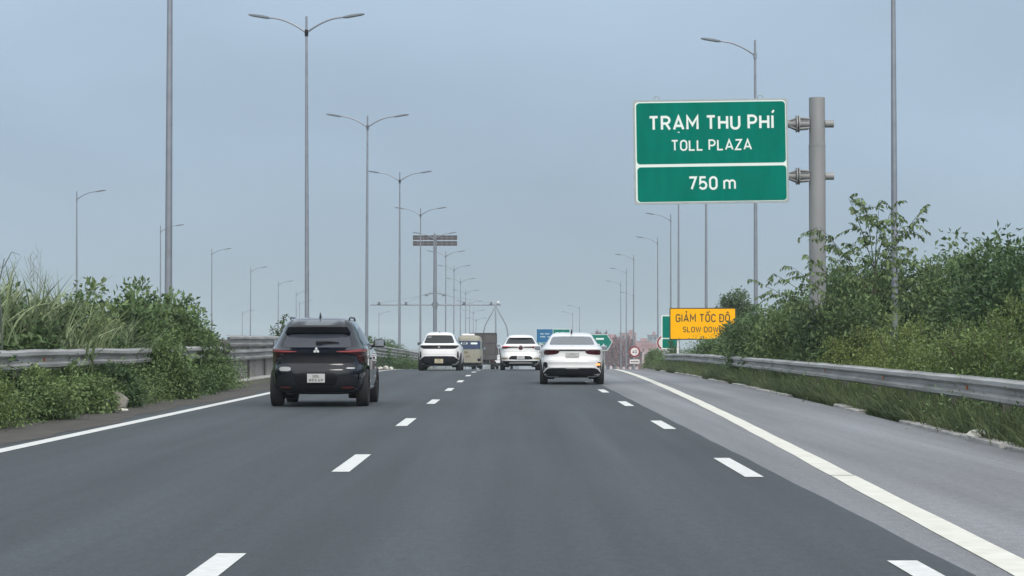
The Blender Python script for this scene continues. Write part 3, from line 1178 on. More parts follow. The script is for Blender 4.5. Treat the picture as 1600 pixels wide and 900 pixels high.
M_WIN = mat('far_window', (0.08, 0.09, 0.11), 0.3)


def block(label, x, yy, w, top_py, wm, floors, bays, seed):
    px = yy / F_PX
    g0 = gz(yy)
    H = 1.21 + (532 - top_py) * px - g0
    t = thing('apartment_block', label, 'building', (x, yy, g0))
    m = MB()
    m.box((0, 4, H / 2), (w, 8, H))
    m.build('wall', wm, t)
    m = MB()
    m.box((0, 4, H + 0.15), (w + .5, 8.5, 0.3))
    m.box((w * .2, 4, H + .9), (w * .3, 3, 1.2))
    m.build('roof', M_TOLLR, t)
    fh = H / floors
    for i in range(floors):
        for k in range(bays):
            m = MB()
            m.box((-w / 2 + w * (k + .5) / bays, -0.01, fh * (i + .55)), (w / bays * .5, 0.06, fh * .45))
            m.build('window', M_WIN, t)
    return t


block('pinkish far apartment block left of the 40 sign', 178 * 900 / F_PX, 900, 6.5, 521, M_BLDP, 5, 3, 1)
block('low pinkish far block behind the white saloon', 146 * 880 / F_PX, 880, 8.0, 528, M_BLDP, 4, 3, 2)
block('grey-blue far tower between the 40 sign and the half-hidden round sign', 216 * 950 / F_PX, 950, 3.6, 524, M_BLDG, 6, 2, 3)
block('broad reddish far block behind the 40 sign', 196 * 920 / F_PX, 920, 9, 534, M_BLDP, 4, 4, 4)

# ------------------------------------------------------------------ cars


def pchip(xs_, ys_):
    x = np.array(xs_, float)
    y = np.array(ys_, float)
    h = np.diff(x)
    d = np.diff(y) / h
    m = np.zeros(len(x))
    m[0], m[-1] = d[0], d[-1]
    for i in range(1, len(x) - 1):
        if d[i - 1] * d[i] > 0:
            w1, w2 = 2 * h[i] + h[i - 1], h[i] + 2 * h[i - 1]
            m[i] = (w1 + w2) / (w1 / d[i - 1] + w2 / d[i])

    def f(q):
        q = min(max(q, x[0]), x[-1])
        i = min(int(np.searchsorted(x, q, side='right')) - 1, len(h) - 1)
        t_ = (q - x[i]) / h[i]
        return (y[i] * (1 + 2 * t_) * (1 - t_) ** 2 + h[i] * m[i] * t_ * (1 - t_) ** 2 + y[i + 1] * t_ * t_ * (3 - 2 * t_) + h[i + 1 - 1] * m[i + 1] * t_ * t_ * (t_ - 1))
    return f


class Shape:
    """body made of stacked plan outlines: rows (z, half width, rear y, front y)"""

    def __init__(s, rows, n=4.6):
        z = [r[0] for r in rows]
        s.z0, s.z1 = z[0], z[-1]
        s.W = pchip(z, [r[1] for r in rows])
        s.Rr = pchip(z, [r[2] for r in rows])
        s.Fr = pchip(z, [r[3] for r in rows])
        s.n = n
        s.rows = rows

    def rear(s, x, z):
        w, a, b = s.W(z), s.Rr(z), s.Fr(z)
        t_ = min(abs(x) / w, 0.9995)
        return (a + b) / 2 - (b - a) / 2 * (1 - t_ ** s.n) ** (1 / s.n)

    def front(s, x, z):
        w, a, b = s.W(z), s.Rr(z), s.Fr(z)
        t_ = min(abs(x) / w, 0.9995)
        return (a + b) / 2 + (b - a) / 2 * (1 - t_ ** s.n) ** (1 / s.n)

    def side(s, y, z):
        w, a, b = s.W(z), s.Rr(z), s.Fr(z)
        t_ = min(abs(y - (a + b) / 2) / ((b - a) / 2), 0.9995)
        return w * (1 - t_ ** s.n) ** (1 / s.n)

    def mesh(s, nr=96):
        th = np.linspace(0, 2 * PI, 4001)
        ux = np.sign(np.cos(th)) * np.abs(np.cos(th)) ** (2 / s.n)
        uy = np.sign(np.sin(th)) * np.abs(np.sin(th)) ** (2 / s.n)
        d = np.concatenate([[0], np.cumsum(np.hypot(np.diff(ux), np.diff(uy)))])
        q = np.linspace(0, d[-1], nr + 1)[:-1]
        ux, uy = np.interp(q, d, ux), np.interp(q, d, uy)
        zs = set(np.linspace(s.z0, s.z1, 64))
        zs |= {r[0] for r in s.rows}
        zs = sorted(zs)
        V, Fs = [], []
        for z in zs:
            w, a, b = s.W(z), s.Rr(z), s.Fr(z)
            for i in range(nr):
                V.append((w * ux[i], (a + b) / 2 + (b - a) / 2 * uy[i], z))
        for k in range(len(zs) - 1):
            for i in range(nr):
                j = (i + 1) % nr
                Fs.append((k * nr + i, k * nr + j, (k + 1) * nr + j, (k + 1) * nr + i))
        Fs.append(tuple(range(nr))[::-1])
        Fs.append(tuple((len(zs) - 1) * nr + i for i in range(nr)))
        return V, Fs


def rnd(poly, it=2, k=0.22):
    for _ in range(it):
        q = []
        n = len(poly)
        for i in range(n):
            a, b = Vector(poly[i]), Vector(poly[(i + 1) % n])
            d = (b - a).length
            kk = min(k, 0.05 / max(d, 1e-6)) if _ == 0 else k
            q += [tuple(a.lerp(b, kk)), tuple(b.lerp(a, kk))]
        poly = q
    return poly


def mirror(poly):
    return [(-x, z) for x, z in reversed(poly)]


def drape(sh, poly, where='rear', off=0.006, depth=0.03, step=0.06, sx=1):
    """polygon traced on the body: (x, z) on rear or front, (y, z) on the side; follows the body's curve and has thickness"""
    bm = bmesh.new()
    vs_ = [bm.verts.new((a, 0, b)) for a, b in poly]
    bm.faces.new(vs_)
    A = [p[0] for p in poly]
    B = [p[1] for p in poly]
    for ax, lo, hi in ((0, min(A), max(A)), (2, min(B), max(B))):
        k = math.ceil(lo / step)
        while k * step < hi:
            if k * step > lo + 1e-4:
                co = [0, 0, 0]
                no = [0, 0, 0]
                co[ax] = k * step
                no[ax] = 1
                bmesh.ops.bisect_plane(bm, geom=bm.verts[:] + bm.edges[:] + bm.faces[:], plane_co=co, plane_no=no)
            k += 1
    bmesh.ops.triangulate(bm, faces=[f for f in bm.faces if len(f.verts) > 4])
    bm.verts.index_update()
    out, inn = [], []
    for v in bm.verts:
        a, b = v.co.x, v.co.z
        if where == 'rear':
            y = sh.rear(a, b)
            out.append((a, y - off, b))
            inn.append((a, y + depth, b))
        elif where == 'front':
            y = sh.front(a, b)
            out.append((a, y + off, b))
            inn.append((a, y - depth, b))
        else:
            x = sh.side(a, b)
            out.append((sx * (x + off), a, b))
            inn.append((sx * (x - depth), a, b))
    n = len(out)
    Fs = [tuple(v.index for v in f.verts) for f in bm.faces]
    Fb = [tuple(i + n for i in reversed(f)) for f in Fs]
    Fe = []
    for e_ in bm.edges:
        if len(e_.link_faces) == 1:
            i, j = e_.verts[0].index, e_.verts[1].index
            Fe.append((i, j, n + j, n + i))
    bm.free()
    mb_ = MB()
    mb_.add(out + inn, Fs + Fb, 0, True)
    mb_.add([], [], 0)
    o = len(mb_.v) - 2 * n
    for f in Fe:
        mb_.f.append(tuple(i + o for i in f))
        mb_.m.append(0)
        mb_.sm.append(False)
    return mb_


def finish(o, ang=32):
    o.data.set_sharp_from_angle(angle=R(ang))


M_GLASS = mat('car_glass_dark', (0.012, 0.014, 0.018), 0.06, spec=0.5)
M_GLASSG = mat('car_glass_grey', (0.13, 0.14, 0.15), 0.08, spec=0.5)
M_GLASSR = mat('car_glass_smoke', (0.035, 0.04, 0.055), 0.05, spec=0.5)
M_TYRE = mat('tyre_rubber', (0.014, 0.014, 0.016), 0.85, var=0.2, scale=20)
M_RIM = mat('alloy', (0.45, 0.46, 0.48), 0.35, 0.8)
M_RIMD = mat('alloy_dark', (0.10, 0.10, 0.11), 0.4, 0.6)
M_PLAST = mat('black_plastic', (0.011, 0.012, 0.016), 0.6, var=0.15, scale=10, spec=0.2)
M_GBLACK = mat('gloss_black', (0.006, 0.006, 0.009), 0.25, coat=0.15, spec=0.25)
M_BLACKP = mat('black_paint', (0.003, 0.005, 0.012), 0.12, coat=1.0, spec=0.1)
M_WHITEP = mat('white_paint', (0.80, 0.80, 0.81), 0.28, coat=0.7)
M_CREAM = mat('cream_paint', (0.27, 0.26, 0.21), 0.6, coat=0.0, var=0.15, scale=1.5)
M_CHROME = mat('chrome', (0.75, 0.76, 0.78), 0.15, 1.0)
M_PLATE = mat('plate_white', (0.45, 0.45, 0.46), 0.5)
M_PLATEY = mat('plate_yellow', (0.50, 0.44, 0.31), 0.5)
M_TAIL = mat('tail_red_dark', (0.045, 0.004, 0.008), 0.2, coat=0.3, spec=0.3)
M_TAILL = mat('tail_red', (0.36, 0.08, 0.085), 0.3, coat=0.4)
M_INDIC = mat('indicator_lit', (0.9, 0.35, 0.08), 0.3, emit=((1.0, 0.42, 0.15), 1.1))
M_BRAKE = mat('brake_lit', (0.5, 0.03, 0.03), 0.2, emit=((1.0, 0.12, 0.10), 0.35))
M_REFL = mat('rear_reflector', (0.16, 0.02, 0.02), 0.3)
M_SILVER = mat('silver_trim', (0.55, 0.56, 0.57), 0.35, 0.5)
M_BRONZE = mat('bronze_trim', (0.32, 0.27, 0.19), 0.4, 0.3)
M_SHADE = mat('under_body', (0.012, 0.012, 0.013), 0.9)
M_HEAD = mat('headlight_lens', (0.6, 0.62, 0.65), 0.1, coat=1)


def wheel(parent, x, y, r, w, rimm):
    s = 1 if x > 0 else -1
    m = MB()
    prof = [(-.5, .68), (-.5, .86), (-.46, .96), (-.36, 1.0), (.36, 1.0), (.46, .96), (.5, .86), (.5, .68)]
    n = 36
    Vv, Fq = [], []
    for k in range(n):
        a = 2 * PI * k / n
        for u, q in prof:
            Vv.append((u * w, math.cos(a) * q * r, math.sin(a) * q * r))
    c = len(prof)
    for k in range(n):
        k2 = (k + 1) % n
        for i in range(c):
            j = (i + 1) % c
            Fq.append((k * c + i, k * c + j, k2 * c + j, k2 * c + i))
    m.add(Vv, Fq, 0, True)
    root = m.build('wheel', M_TYRE, parent, (x, y, r), fix=True)
    finish(root, 40)
    m = MB()
    xf = s * w * .38
    m.tube([(-s * w * .3, 0, 0), (xf - s * .03, 0, 0)], r * .675, 32)
    m.build('rim', M_RIMD, root)
    m = MB()
    for k in range(5):
        a = 2 * PI * k / 5
        rot = Matrix.Rotation(a, 3, 'X')
        m.box(rot @ Vector((xf - s * .012, 0, r * .36)), (0.03, r * .17, r * .6), rot=rot, bev=.01)
    m.tube([(xf - s * .03, 0, 0), (xf + s * .01, 0, 0)], r * .15, 14)
    m.build('spokes', rimm, root)
    return root


def plate_part(car, sh, x, z, w, h, mt, lines, ink, out=0.012, tilt=0.0):
    y = sh.rear(x, z) - out
    m = MB()
    m.box((x, y, z), (w, 0.014, h), bev=.004)
    p = m.build('number_plate', mt, car)
    if lines:
        k = len(lines)
        for i, b in enumerate(lines):
            text_mb(b[0], width=w * b[1], height=h * .30, at=(x, y - 0.0075, z + h * (.22 - .44 * i) if k == 2 else z), bold=.015, depth=0.002).build('lettering', ink, p)
    return p


def make_car(name, label, loc, rz, rows, paint, wheels, rimm, n=4.6, arch=0.39):
    """wheels: (track half, rear axle y, front axle y, radius, width)"""
    car = thing(name, label, 'car', loc, rz)
    sh = Shape(rows, n)
    m = MB()
    Vv, Fq = sh.mesh()
    m.add(Vv, Fq, 0, True)
    body = m.build('body', [paint, M_SHADE], car, fix=True)
    tx, ya, yb, r, w = wheels
    c = MB()
    for yw in (ya, yb):
        for s in (-1, 1):
            c.tube([(s * (tx - w * .5 - .08), yw, r + .01), (s * 1.3, yw, r + .01)], arch, 40, 1)
    cut = c.build('cutter', [paint, M_SHADE], fix=True)
    cut.parent = car
    md = body.modifiers.new('arch', 'BOOLEAN')
    md.operation = 'DIFFERENCE'
    md.solver = 'EXACT'
    md.object = cut
    bpy.context.view_layer.update()
    dg = bpy.context.evaluated_depsgraph_get()
    me = bpy.data.meshes.new_from_object(body.evaluated_get(dg))
    body.modifiers.clear()
    body.data = me
    bpy.data.objects.remove(cut)
    finish(body, 34)
    for yw in (ya, yb):
        for s in (-1, 1):
            wheel(car, s * tx, yw, r, w, rimm)
    # underside: floor pan with axle and silencer
    m = MB()
    m.box((0, (ya + yb) / 2, 0.30), (1.3, (yb - ya) * 1.05, 0.1), bev=.03)
    m.tube([(-tx + .1, ya, r * .9), (tx - .1, ya, r * .9)], 0.05, 8)
    m.box((0.1, ya - .42, 0.30), (0.7, 0.22, 0.14), bev=.05)
    for s in (-1, 1):
        m.box((s * (tx - .19), ya + .62, .235), (.22, .5, .20), bev=.03)
        m.box((s * (tx - .16), ya + .1, .27), (.12, .4, .16), bev=.03)
    m.build('underbody', M_SHADE, car)
    return car, sh


def part(car, sh, name, poly, mt, where='rear', off=0.006, depth=0.03, sx=1, label=None, round_it=2, step=0.06):
    p = rnd(poly, round_it) if round_it else poly
    o = drape(sh, p, where, off, depth, step, sx).build(name, mt, car, fix=True)
    finish(o, 50)
    if label:
        o['label'] = label
    return o


def mirrors(car, x, y, z, mt, w=0.24, h=0.15):
    for s in (-1, 1):
        m = MB()
        m.box((s * (x + w * .5), y, z), (w, 0.16, h), bev=.055)
        m.tube([(s * (x - .08), y + .02, z - h * .45), (s * (x + .08), y + .01, z - h * .2)], 0.03, 8)
        o = m.build('mirror', mt, car)
        for p in o.data.polygons:
            p.use_smooth = True
        m = MB()
        m.box((s * (x + w * .52), y - .083, z), (w * .78, 0.008, h * .72), bev=.003)
        m.build('mirror_glass', mat('mirror_glass', (0.22, 0.24, 0.27), .08, 1.0), o)


def side_glass(car, sh, polys, gl):
    for s in (-1, 1):
        for p in polys:
            part(car, sh, 'side_window', p, gl, 'side', 0.004, 0.02, s, round_it=2, step=0.1)


def door_lines(car, sh, ys_, z0, z1):
    for s in (-1, 1):
        for y in ys_:
            part(car, sh, 'door_gap', [(y - .005, z0), (y + .005, z0), (y + .005, z1), (y - .005, z1)], M_SHADE, 'side', 0.002, 0.01, s, round_it=0, step=.1)
        for y in ys_[:2]:
            part(car, sh, 'door_handle', [(y + .12, .86), (y + .32, .86), (y + .32, .90), (y + .12, .90)], M_GBLACK, 'side', 0.02, 0.01, s, round_it=1, step=.1)


# ---- black SUV, left lane
rows = [(0.235, .70, -1.86, 1.90), (0.27, .80, -1.99, 2.02), (0.33, .855, -2.07, 2.10), (0.44, .885, -2.13, 2.15), (0.60, .897, -2.15, 2.17), (0.665, .900, -2.145, 2.17),
        (0.785, .900, -2.07, 2.15), (0.84, .900, -2.06, 2.12), (0.93, .897, -2.055, 2.05), (0.985, .893, -2.085, 1.75), (1.04, .885, -2.09, 1.25), (1.075, .872, -2.02, 0.95),
        (1.12, .845, -1.975, .86), (1.25, .775, -1.87, .58), (1.38, .705, -1.765, .30), (1.47, .660, -1.70, .08), (1.53, .62, -1.66, -.05), (1.575, .575, -1.60, -.16), (1.61, .50, -1.48, -.27), (1.63, .40, -1.30, -.40), (1.64, .22, -1.0, -.60)]
car, sh = make_car('suv', 'black SUV in the left lane beside the concrete median wall', (-3.58, 41.6 + .05, 0), 0.0, rows, M_BLACKP, (.785, -1.25, 1.40, .345, .225), M_RIM, arch=.40)
part(car, sh, 'rear_window', [(-.62, 1.085), (.62, 1.085), (.60, 1.20), (.535, 1.33), (-.535, 1.33), (-.60, 1.20)], M_GLASSR, off=.006)
m = MB()
V8 = []
for z, y, w0, w1 in ((1.335, -1.80, .60, .585), (1.345, -1.845, .60, .585), (1.455, -1.915, .535, .52), (1.485, -1.90, .50, .49), (1.585, -1.60, .46, .46), (1.60, -1.35, .44, .44)):
    V8 += [(-w0, y + .09, z), (-w1 * .8, y + .02, z), (-w1 * .4, y, z), (0, y - .005, z), (w1 * .4, y, z), (w1 * .8, y + .02, z), (w0, y + .09, z)]
F8 = [(i * 7 + k, i * 7 + k + 1, (i + 1) * 7 + k + 1, (i + 1) * 7 + k) for i in range(5) for k in range(6)]
m.add(V8, F8, 0, True)
m.add([V8[6], V8[13], V8[20], V8[27], V8[34], V8[41]], [(0, 1, 2, 3, 4, 5)], 0)
m.add([V8[0], V8[7], V8[14], V8[21], V8[28], V8[35]], [(5, 4, 3, 2, 1, 0)], 0)
for p in (V8[0:7], V8[35:42]):
    m.add(p, [tuple(range(7))], 0)
m.build('roof_spoiler', M_BLACKP, car, fix=True)
m = MB()
m.add([(x, y - .006, z) for z, y, w in ((1.352, -1.849, .56), (1.452, -1.913, .50)) for x, y in ((-w, y + .055), (-w * .8, y + .022), (-w * .4, y), (0, y - .004), (w * .4, y), (w * .8, y + .022), (w, y + .055))], [(k, k + 1, k + 8, k + 7) for k in range(6)], 0, True)
m.build('spoiler_shade_panel', M_PLAST, car)  # matte black sheet paints the shaded rear face of the spoiler
part(car, sh, 'tailgate_panel', [(-.70, .80), (.70, .80), (.60, .965), (-.60, .965)], M_PLAST, off=.004)
tl = [(.60, 1.022), (.86, 1.005), (.875, .96), (.865, .835), (.80, .79), (.74, .86), (.70, .955), (.55, .985), (.33, 1.0), (.33, 1.01)]
for s in (0, 1):
    p = mirror(tl) if s else tl
    o = part(car, sh, 'tail_light', p, M_TAIL, off=.010)
    st = [(.36, 1.004), (.60, .997), (.80, 1.008), (.875, 1.02), (.872, 1.05), (.79, 1.055), (.6, 1.03), (.36, 1.014)]
    st = mirror(st) if s else st
    b = drape(sh, rnd(st), off=.014, depth=.01).build('light_bar', M_TAILL, o, fix=True)
    rf = [(.46, .345), (.67, .345), (.67, .375), (.46, .375)]
    part(car, sh, 'reflector', mirror(rf) if s else rf, M_REFL, off=.022)
part(car, sh, 'lower_bumper', [(-.80, .25), (.80, .25), (.83, .42), (.66, .60), (.40, .62), (.37, .40), (-.37, .40), (-.40, .62), (-.66, .60), (-.83, .42)], M_PLAST, off=.012)
for s in (0, 1):
    p = [(.70, .665), (.707, .665), (.725, .79), (.718, .79)]
    part(car, sh, 'tailgate_gap', mirror(p) if s else p, M_SHADE, off=.003, round_it=0)
    p = [(.745, .44), (.80, .40), (.82, .60), (.77, .63)]
    part(car, sh, 'bumper_crease', mirror(p) if s else p, M_BLACKP, off=.03)
part(car, sh, 'plate_recess', [(-.36, .41), (.36, .41), (.36, .635), (-.36, .635)], M_GBLACK, off=.008)
plate_part(car, sh, 0.0, .53, .32, .16, M_PLATE, [('30L', .42), ('893.49', .78)], M_BLK, out=.022)
m = MB()
e_y = sh.rear(0, 1.03) - .022
for a in (90, 210, 330):
    c_, s_ = math.cos(R(a)), math.sin(R(a))
    q = [(0, 0), (.052, .0), (.078, .045), (.026, .045)]
    L_ = .062
    dv = Vector((c_, s_))
    nv = Vector((-s_, c_)) * .028
    P = [Vector((0, 0)), dv * L_ * .5 + nv, dv * L_, dv * L_ * .5 - nv]
    m.prism([(p.x, p.y + 1.03) for p in P], e_y, e_y + .012)
m.build('emblem', M_CHROME, car, fix=True)
part(car, sh, 'badge', [(-.68, .655), (-.46, .655), (-.46, .735), (-.68, .735)], mat('badge_grey', (0.30, 0.31, 0.32), .5), off=.012, label='grey badge plate on the bumper')
part(car, sh, 'badge', [(.54, .70), (.69, .70), (.69, .722), (.54, .722)], M_SILVER, off=.012, label='thin chrome strip badge')
m = MB()
y = sh.rear(0, 1.19)
m.box((.04, y - .05, 1.165), (.12, .06, .07), bev=.02)
m.tube([(.02, y - .07, 1.175), (.2, y - .045, 1.185), (.40, sh.rear(.4, 1.17) - .03, 1.17)], [.022, .018, .008], 8)
m.build('wiper', M_PLAST, car)
m = MB()
m.add([(-.018, -1.35, 1.625), (.018, -1.35, 1.625), (.022, -1.15, 1.635), (-.022, -1.15, 1.635), (0, -1.36, 1.735), (0, -1.28, 1.735)], [(0, 1, 4), (1, 2, 5, 4), (2, 3, 5), (3, 0, 4, 5), (0, 3, 2, 1)])
m.build('antenna', M_GBLACK, car, fix=True)
side_glass(car, sh, [[(-1.50, 1.12), (-1.05, 1.10), (-1.02, 1.44), (-1.32, 1.42), (-1.55, 1.25)], [(-.98, 1.09), (-.12, 1.08), (-.12, 1.46), (-.95, 1.46)], [(-.05, 1.08), (.80, 1.08), (.42, 1.33), (.10, 1.46), (-.05, 1.46)]], M_GLASS)
door_lines(car, sh, [-1.0, -.09, .90], .40, 1.05)
for s in (-1, 1):
    part(car, sh, 'sill_trim', [(-.80, .285), (.95, .285), (.95, .335), (-.80, .335)], M_SILVER, 'side', .012, .02, s, step=.1)
mirrors(car, .86, .62, 1.16, M_GBLACK, .22, .155)
part(car, sh, 'windscreen', [(-.66, 1.12), (.66, 1.12), (.52, 1.46), (-.52, 1.46)], M_GLASS, 'front')
for s in (0, 1):
    p = [(.45, .80), (.80, .78), (.78, .92), (.50, .90)]
    part(car, sh, 'headlight', mirror(p) if s else p, M_HEAD, 'front')
part(car, sh, 'grille', [(-.5, .45), (.5, .45), (.4, .85), (-.4, .85)], M_PLAST, 'front')
m = MB()
for s in (-1, 1):
    m.tube([(s * .54, -1.35, 1.625 - .02), (s * .55, -1.2, 1.635), (s * .56, -.4, 1.63), (s * .56, -.25, 1.585)], .018, 6)
m.build('roof_rails', M_GBLACK, car)

# ---- white saloon, right lane line, indicator flashing
rows = [(0.19, .72, -2.05, 2.02), (0.23, .81, -2.16, 2.14), (0.30, .855, -2.22, 2.22), (0.44, .880, -2.27, 2.27), (0.56, .888, -2.29, 2.28), (0.63, .889, -2.31, 2.28), (0.66, .889, -2.29, 2.26),
        (0.78, .886, -2.235, 2.20), (0.86, .880, -2.235, 1.95), (0.93, .868, -2.25, 1.55), (0.985, .842, -2.27, 1.15), (1.02, .815, -2.20, .98), (1.055, .785, -2.02, .86), (1.09, .755, -1.82, .77),
        (1.16, .70, -1.60, .60), (1.25, .640, -1.30, .36), (1.32, .595, -1.06, .16), (1.37, .555, -.87, .0), (1.405, .50, -.68, -.10), (1.425, .42, -.52, -.18), (1.435, .25, -.40, -.25)]
car, sh = make_car('saloon_car', 'white saloon drifting over the right lane line with its indicator lit', (1.60, 62.0, 0), R(-0.6), rows, M_WHITEP, (.775, -1.40, 1.30, .325, .215), M_RIM, arch=.37)
part(car, sh, 'rear_window', [(-.625, 1.09), (.625, 1.09), (.61, 1.14), (.535, 1.325), (-.535, 1.325), (-.61, 1.14)], M_GLASSG, off=.008)
for s in (0, 1):
    p = [(.36, .875), (.44, .835), (.72, .815), (.785, .83), (.775, .945), (.70, .955), (.36, .95)]
    part(car, sh, 'tail_light', mirror(p) if s else p, M_TAIL, off=.010)
    p = [(.67, .42), (.725, .34), (.80, .36), (.80, .60), (.73, .625), (.68, .60)]
    part(car, sh, 'bumper_vent', mirror(p) if s else p, M_PLAST, off=.008)
part(car, sh, 'light_bar', [(-.37, .925), (.37, .925), (.37, .955), (-.37, .955)], M_GBLACK, off=.009, round_it=0)
part(car, sh, 'turn_signal', [(.645, .525), (.78, .525), (.77, .585), (.665, .585)], M_INDIC, off=.014, label='lit orange right indicator')
part(car, sh, 'diffuser', [(-.80, .20), (.80, .20), (.845, .25), (.82, .30), (.66, .455), (.20, .455), (.16, .435), (-.16, .435), (-.20, .455), (-.66, .455), (-.82, .30), (-.845, .25)], M_PLAST, off=.012)
part(car, sh, 'bumper_lip', [(-.86, .27), (-.83, .265), (-.665, .46), (-.19, .462), (.19, .462), (.665, .46), (.83, .265), (.86, .27), (.69, .495), (-.69, .495)], M_WHITEP, off=.03, round_it=1)
plate_part(car, sh, 0.0, .80, .38, .16, M_PLATE, [('30H', .4), ('571.08', .7)], mat('plate_ink_grey', (0.3, 0.3, 0.3), .6), out=.012)
part(car, sh, 'boot_crease_shade', [(-.70, .648), (.70, .648), (.70, .658), (-.70, .658)], mat('gap_and_crease_shade', (0.25, 0.25, 0.25), .7), off=.003, round_it=0)  # grey strip paints the shade along the crease
gap_crease_m = mat('gap_and_crease_shade', (0.25, 0.25, 0.25), .7)  # one grey for panel joints and for painted crease shade
for s in (0, 1):
    p = [(.765, .66), (.772, .66), (.80, .81), (.793, .81)]
    part(car, sh, 'boot_gap', mirror(p) if s else p, gap_crease_m, off=.003, round_it=0)
m = MB()
m.box((0, -.80, 1.435), (.05, .16, .02), bev=.006)
m.tube([(0, -.72, 1.40), (0, -.80, 1.52)], [.02, .012], 6)
m.build('antenna', M_PLAST, car)
side_glass(car, sh, [[(-1.25, 1.08), (-.55, 1.06), (-.50, 1.30), (-.72, 1.28)], [(-.47, 1.05), (.60, 1.03), (.22, 1.25), (-.02, 1.32), (-.42, 1.31)]], M_GLASS)
door_lines(car, sh, [-.95, -.45, .70], .36, 1.0)
mirrors(car, .84, .55, 1.0, M_WHITEP, .2, .13)
part(car, sh, 'windscreen', [(-.64, 1.06), (.64, 1.06), (.5, 1.34), (-.5, 1.34)], M_GLASS, 'front')
for s in (0, 1):
    p = [(.45, .66), (.82, .68), (.80, .78), (.50, .74)]
    part(car, sh, 'headlight', mirror(p) if s else p, M_HEAD, 'front')

# ---- white electric SUV, left lane
rows = [(0.20, .72, -1.90, 1.95), (0.25, .82, -2.03, 2.06), (0.33, .885, -2.10, 2.13), (0.45, .92, -2.14, 2.17), (0.62, .935, -2.16, 2.19), (0.80, .935, -2.15, 2.18), (0.93, .930, -2.13, 2.05), (1.0, .92, -2.10, 1.65), (1.06, .90, -2.11, 1.2),
        (1.10, .87, -2.10, .98), (1.14, .835, -2.02, .88), (1.20, .785, -1.96, .78), (1.35, .70, -1.82, .48), (1.48, .63, -1.71, .2), (1.56, .58, -1.66, .0), (1.61, .53, -1.58, -.12), (1.64, .45, -1.44, -.24), (1.66, .34, -1.25, -.40), (1.668, .2, -1.0, -.55)]
Y3 = 95.6
car, sh = make_car('suv', 'white SUV in the left lane with a full-width black light strip', (-3.20, Y3, gz(Y3)), R(-.8), rows, M_WHITEP, (.80, -1.28, 1.42, .36, .23), M_RIM, arch=.41)
car.rotation_euler[0] = -0.008
part(car, sh, 'rear_window', [(-.66, 1.175), (.66, 1.175), (.60, 1.35), (.52, 1.525), (-.52, 1.525), (-.60, 1.35)], M_GLASS, off=.008)
part(car, sh, 'window_film', [(-.53, 1.40), (-.32, 1.40), (-.33, 1.475), (-.50, 1.475)], M_GLASSG, off=.011, label='pale sticker in the rear window')
part(car, sh, 'light_strip', [(-.83, 1.04), (-.70, .935), (.70, .935), (.83, 1.04), (.83, 1.09), (-.83, 1.09)], M_PLAST, off=.012)
part(car, sh, 'emblem', [(-.05, 1.0), (0, .975), (.05, 1.0), (.045, 1.04), (-.045, 1.04)], M_SILVER, off=.018, round_it=0)
for s in (0, 1):
    p = [(.75, .60), (.80, .50), (.845, .55), (.835, .82), (.785, .84), (.77, .76)]
    part(car, sh, 'corner_slot', mirror(p) if s else p, M_GBLACK, off=.01)
part(car, sh, 'lower_bumper', [(-.82, .215), (.82, .215), (.90, .30), (.895, .42), (.63, .625), (-.63, .625), (-.895, .42), (-.90, .30)], M_PLAST, off=.012)
for s in (0, 1):
    p = [(.715, .64), (.722, .64), (.745, .93), (.738, .93)]
    part(car, sh, 'tailgate_gap', mirror(p) if s else p, gap_crease_m, off=.003, round_it=0)
part(car, sh, 'bumper_crease', [(-.70, .70), (.70, .70), (.70, .708), (-.70, .708)], gap_crease_m, off=.003, round_it=0)
plate_part(car, sh, 0.0, .415, .36, .185, M_PLATEY, [('30E', .42), ('446.17', .78)], M_BLK, out=.022)
m = MB()
m.add([(-.02, -1.45, 1.615), (.02, -1.45, 1.615), (.022, -1.25, 1.65), (-.022, -1.25, 1.65), (0, -1.46, 1.72), (0, -1.38, 1.73)], [(0, 1, 4), (1, 2, 5, 4), (2, 3, 5), (3, 0, 4, 5), (0, 3, 2, 1)])
m.build('antenna', M_GBLACK, car, fix=True)
side_glass(car, sh, [[(-1.45, 1.18), (-.12, 1.14), (-.12, 1.50), (-1.2, 1.50)], [(-.06, 1.14), (.78, 1.14), (.40, 1.36), (.1, 1.50), (-.06, 1.5)]], M_GLASS)
mirrors(car, .88, .66, 1.17, M_GBLACK, .2, .14)
part(car, sh, 'windscreen', [(-.68, 1.16), (.68, 1.16), (.54, 1.5), (-.54, 1.5)], M_GLASS, 'front')
for s in (0, 1):
    p = [(.5, .84), (.85, .84), (.83, .93), (.52, .93)]
    part(car, sh, 'headlight', mirror(p) if s else p, M_HEAD, 'front')

# ---- white crossover, middle lane
rows = [(0.19, .70, -1.98, 1.95), (0.24, .80, -2.10, 2.06), (0.32, .87, -2.16, 2.15), (0.44, .905, -2.22, 2.2), (0.58, .915, -2.22, 2.2), (0.66, .917, -2.20, 2.2), (0.76, .917, -2.15, 2.17), (0.90, .910, -2.12, 1.95), (0.97, .90, -2.12, 1.6),
        (1.03, .885, -2.15, 1.2), (1.07, .86, -2.13, 1.0), (1.11, .825, -2.02, .9), (1.18, .765, -1.93, .76), (1.30, .68, -1.78, .45), (1.40, .62, -1.66, .2), (1.48, .565, -1.58, .02), (1.53, .51, -1.48, -.1), (1.555, .43, -1.34, -.22), (1.575, .32, -1.15, -.38), (1.582, .2, -.95, -.5)]
Y4 = 98.4
car, sh = make_car('suv', 'white SUV in the middle lane with thin red tail strip lit', (.26, Y4, gz(Y4)), R(0.3), rows, M_WHITEP, (.795, -1.30, 1.36, .345, .225), M_RIM, arch=.40)
car.rotation_euler[0] = -0.008
part(car, sh, 'rear_window', [(-.66, 1.165), (.66, 1.165), (.64, 1.22), (.53, 1.435), (-.53, 1.435), (-.64, 1.22)], M_GLASS, off=.008)
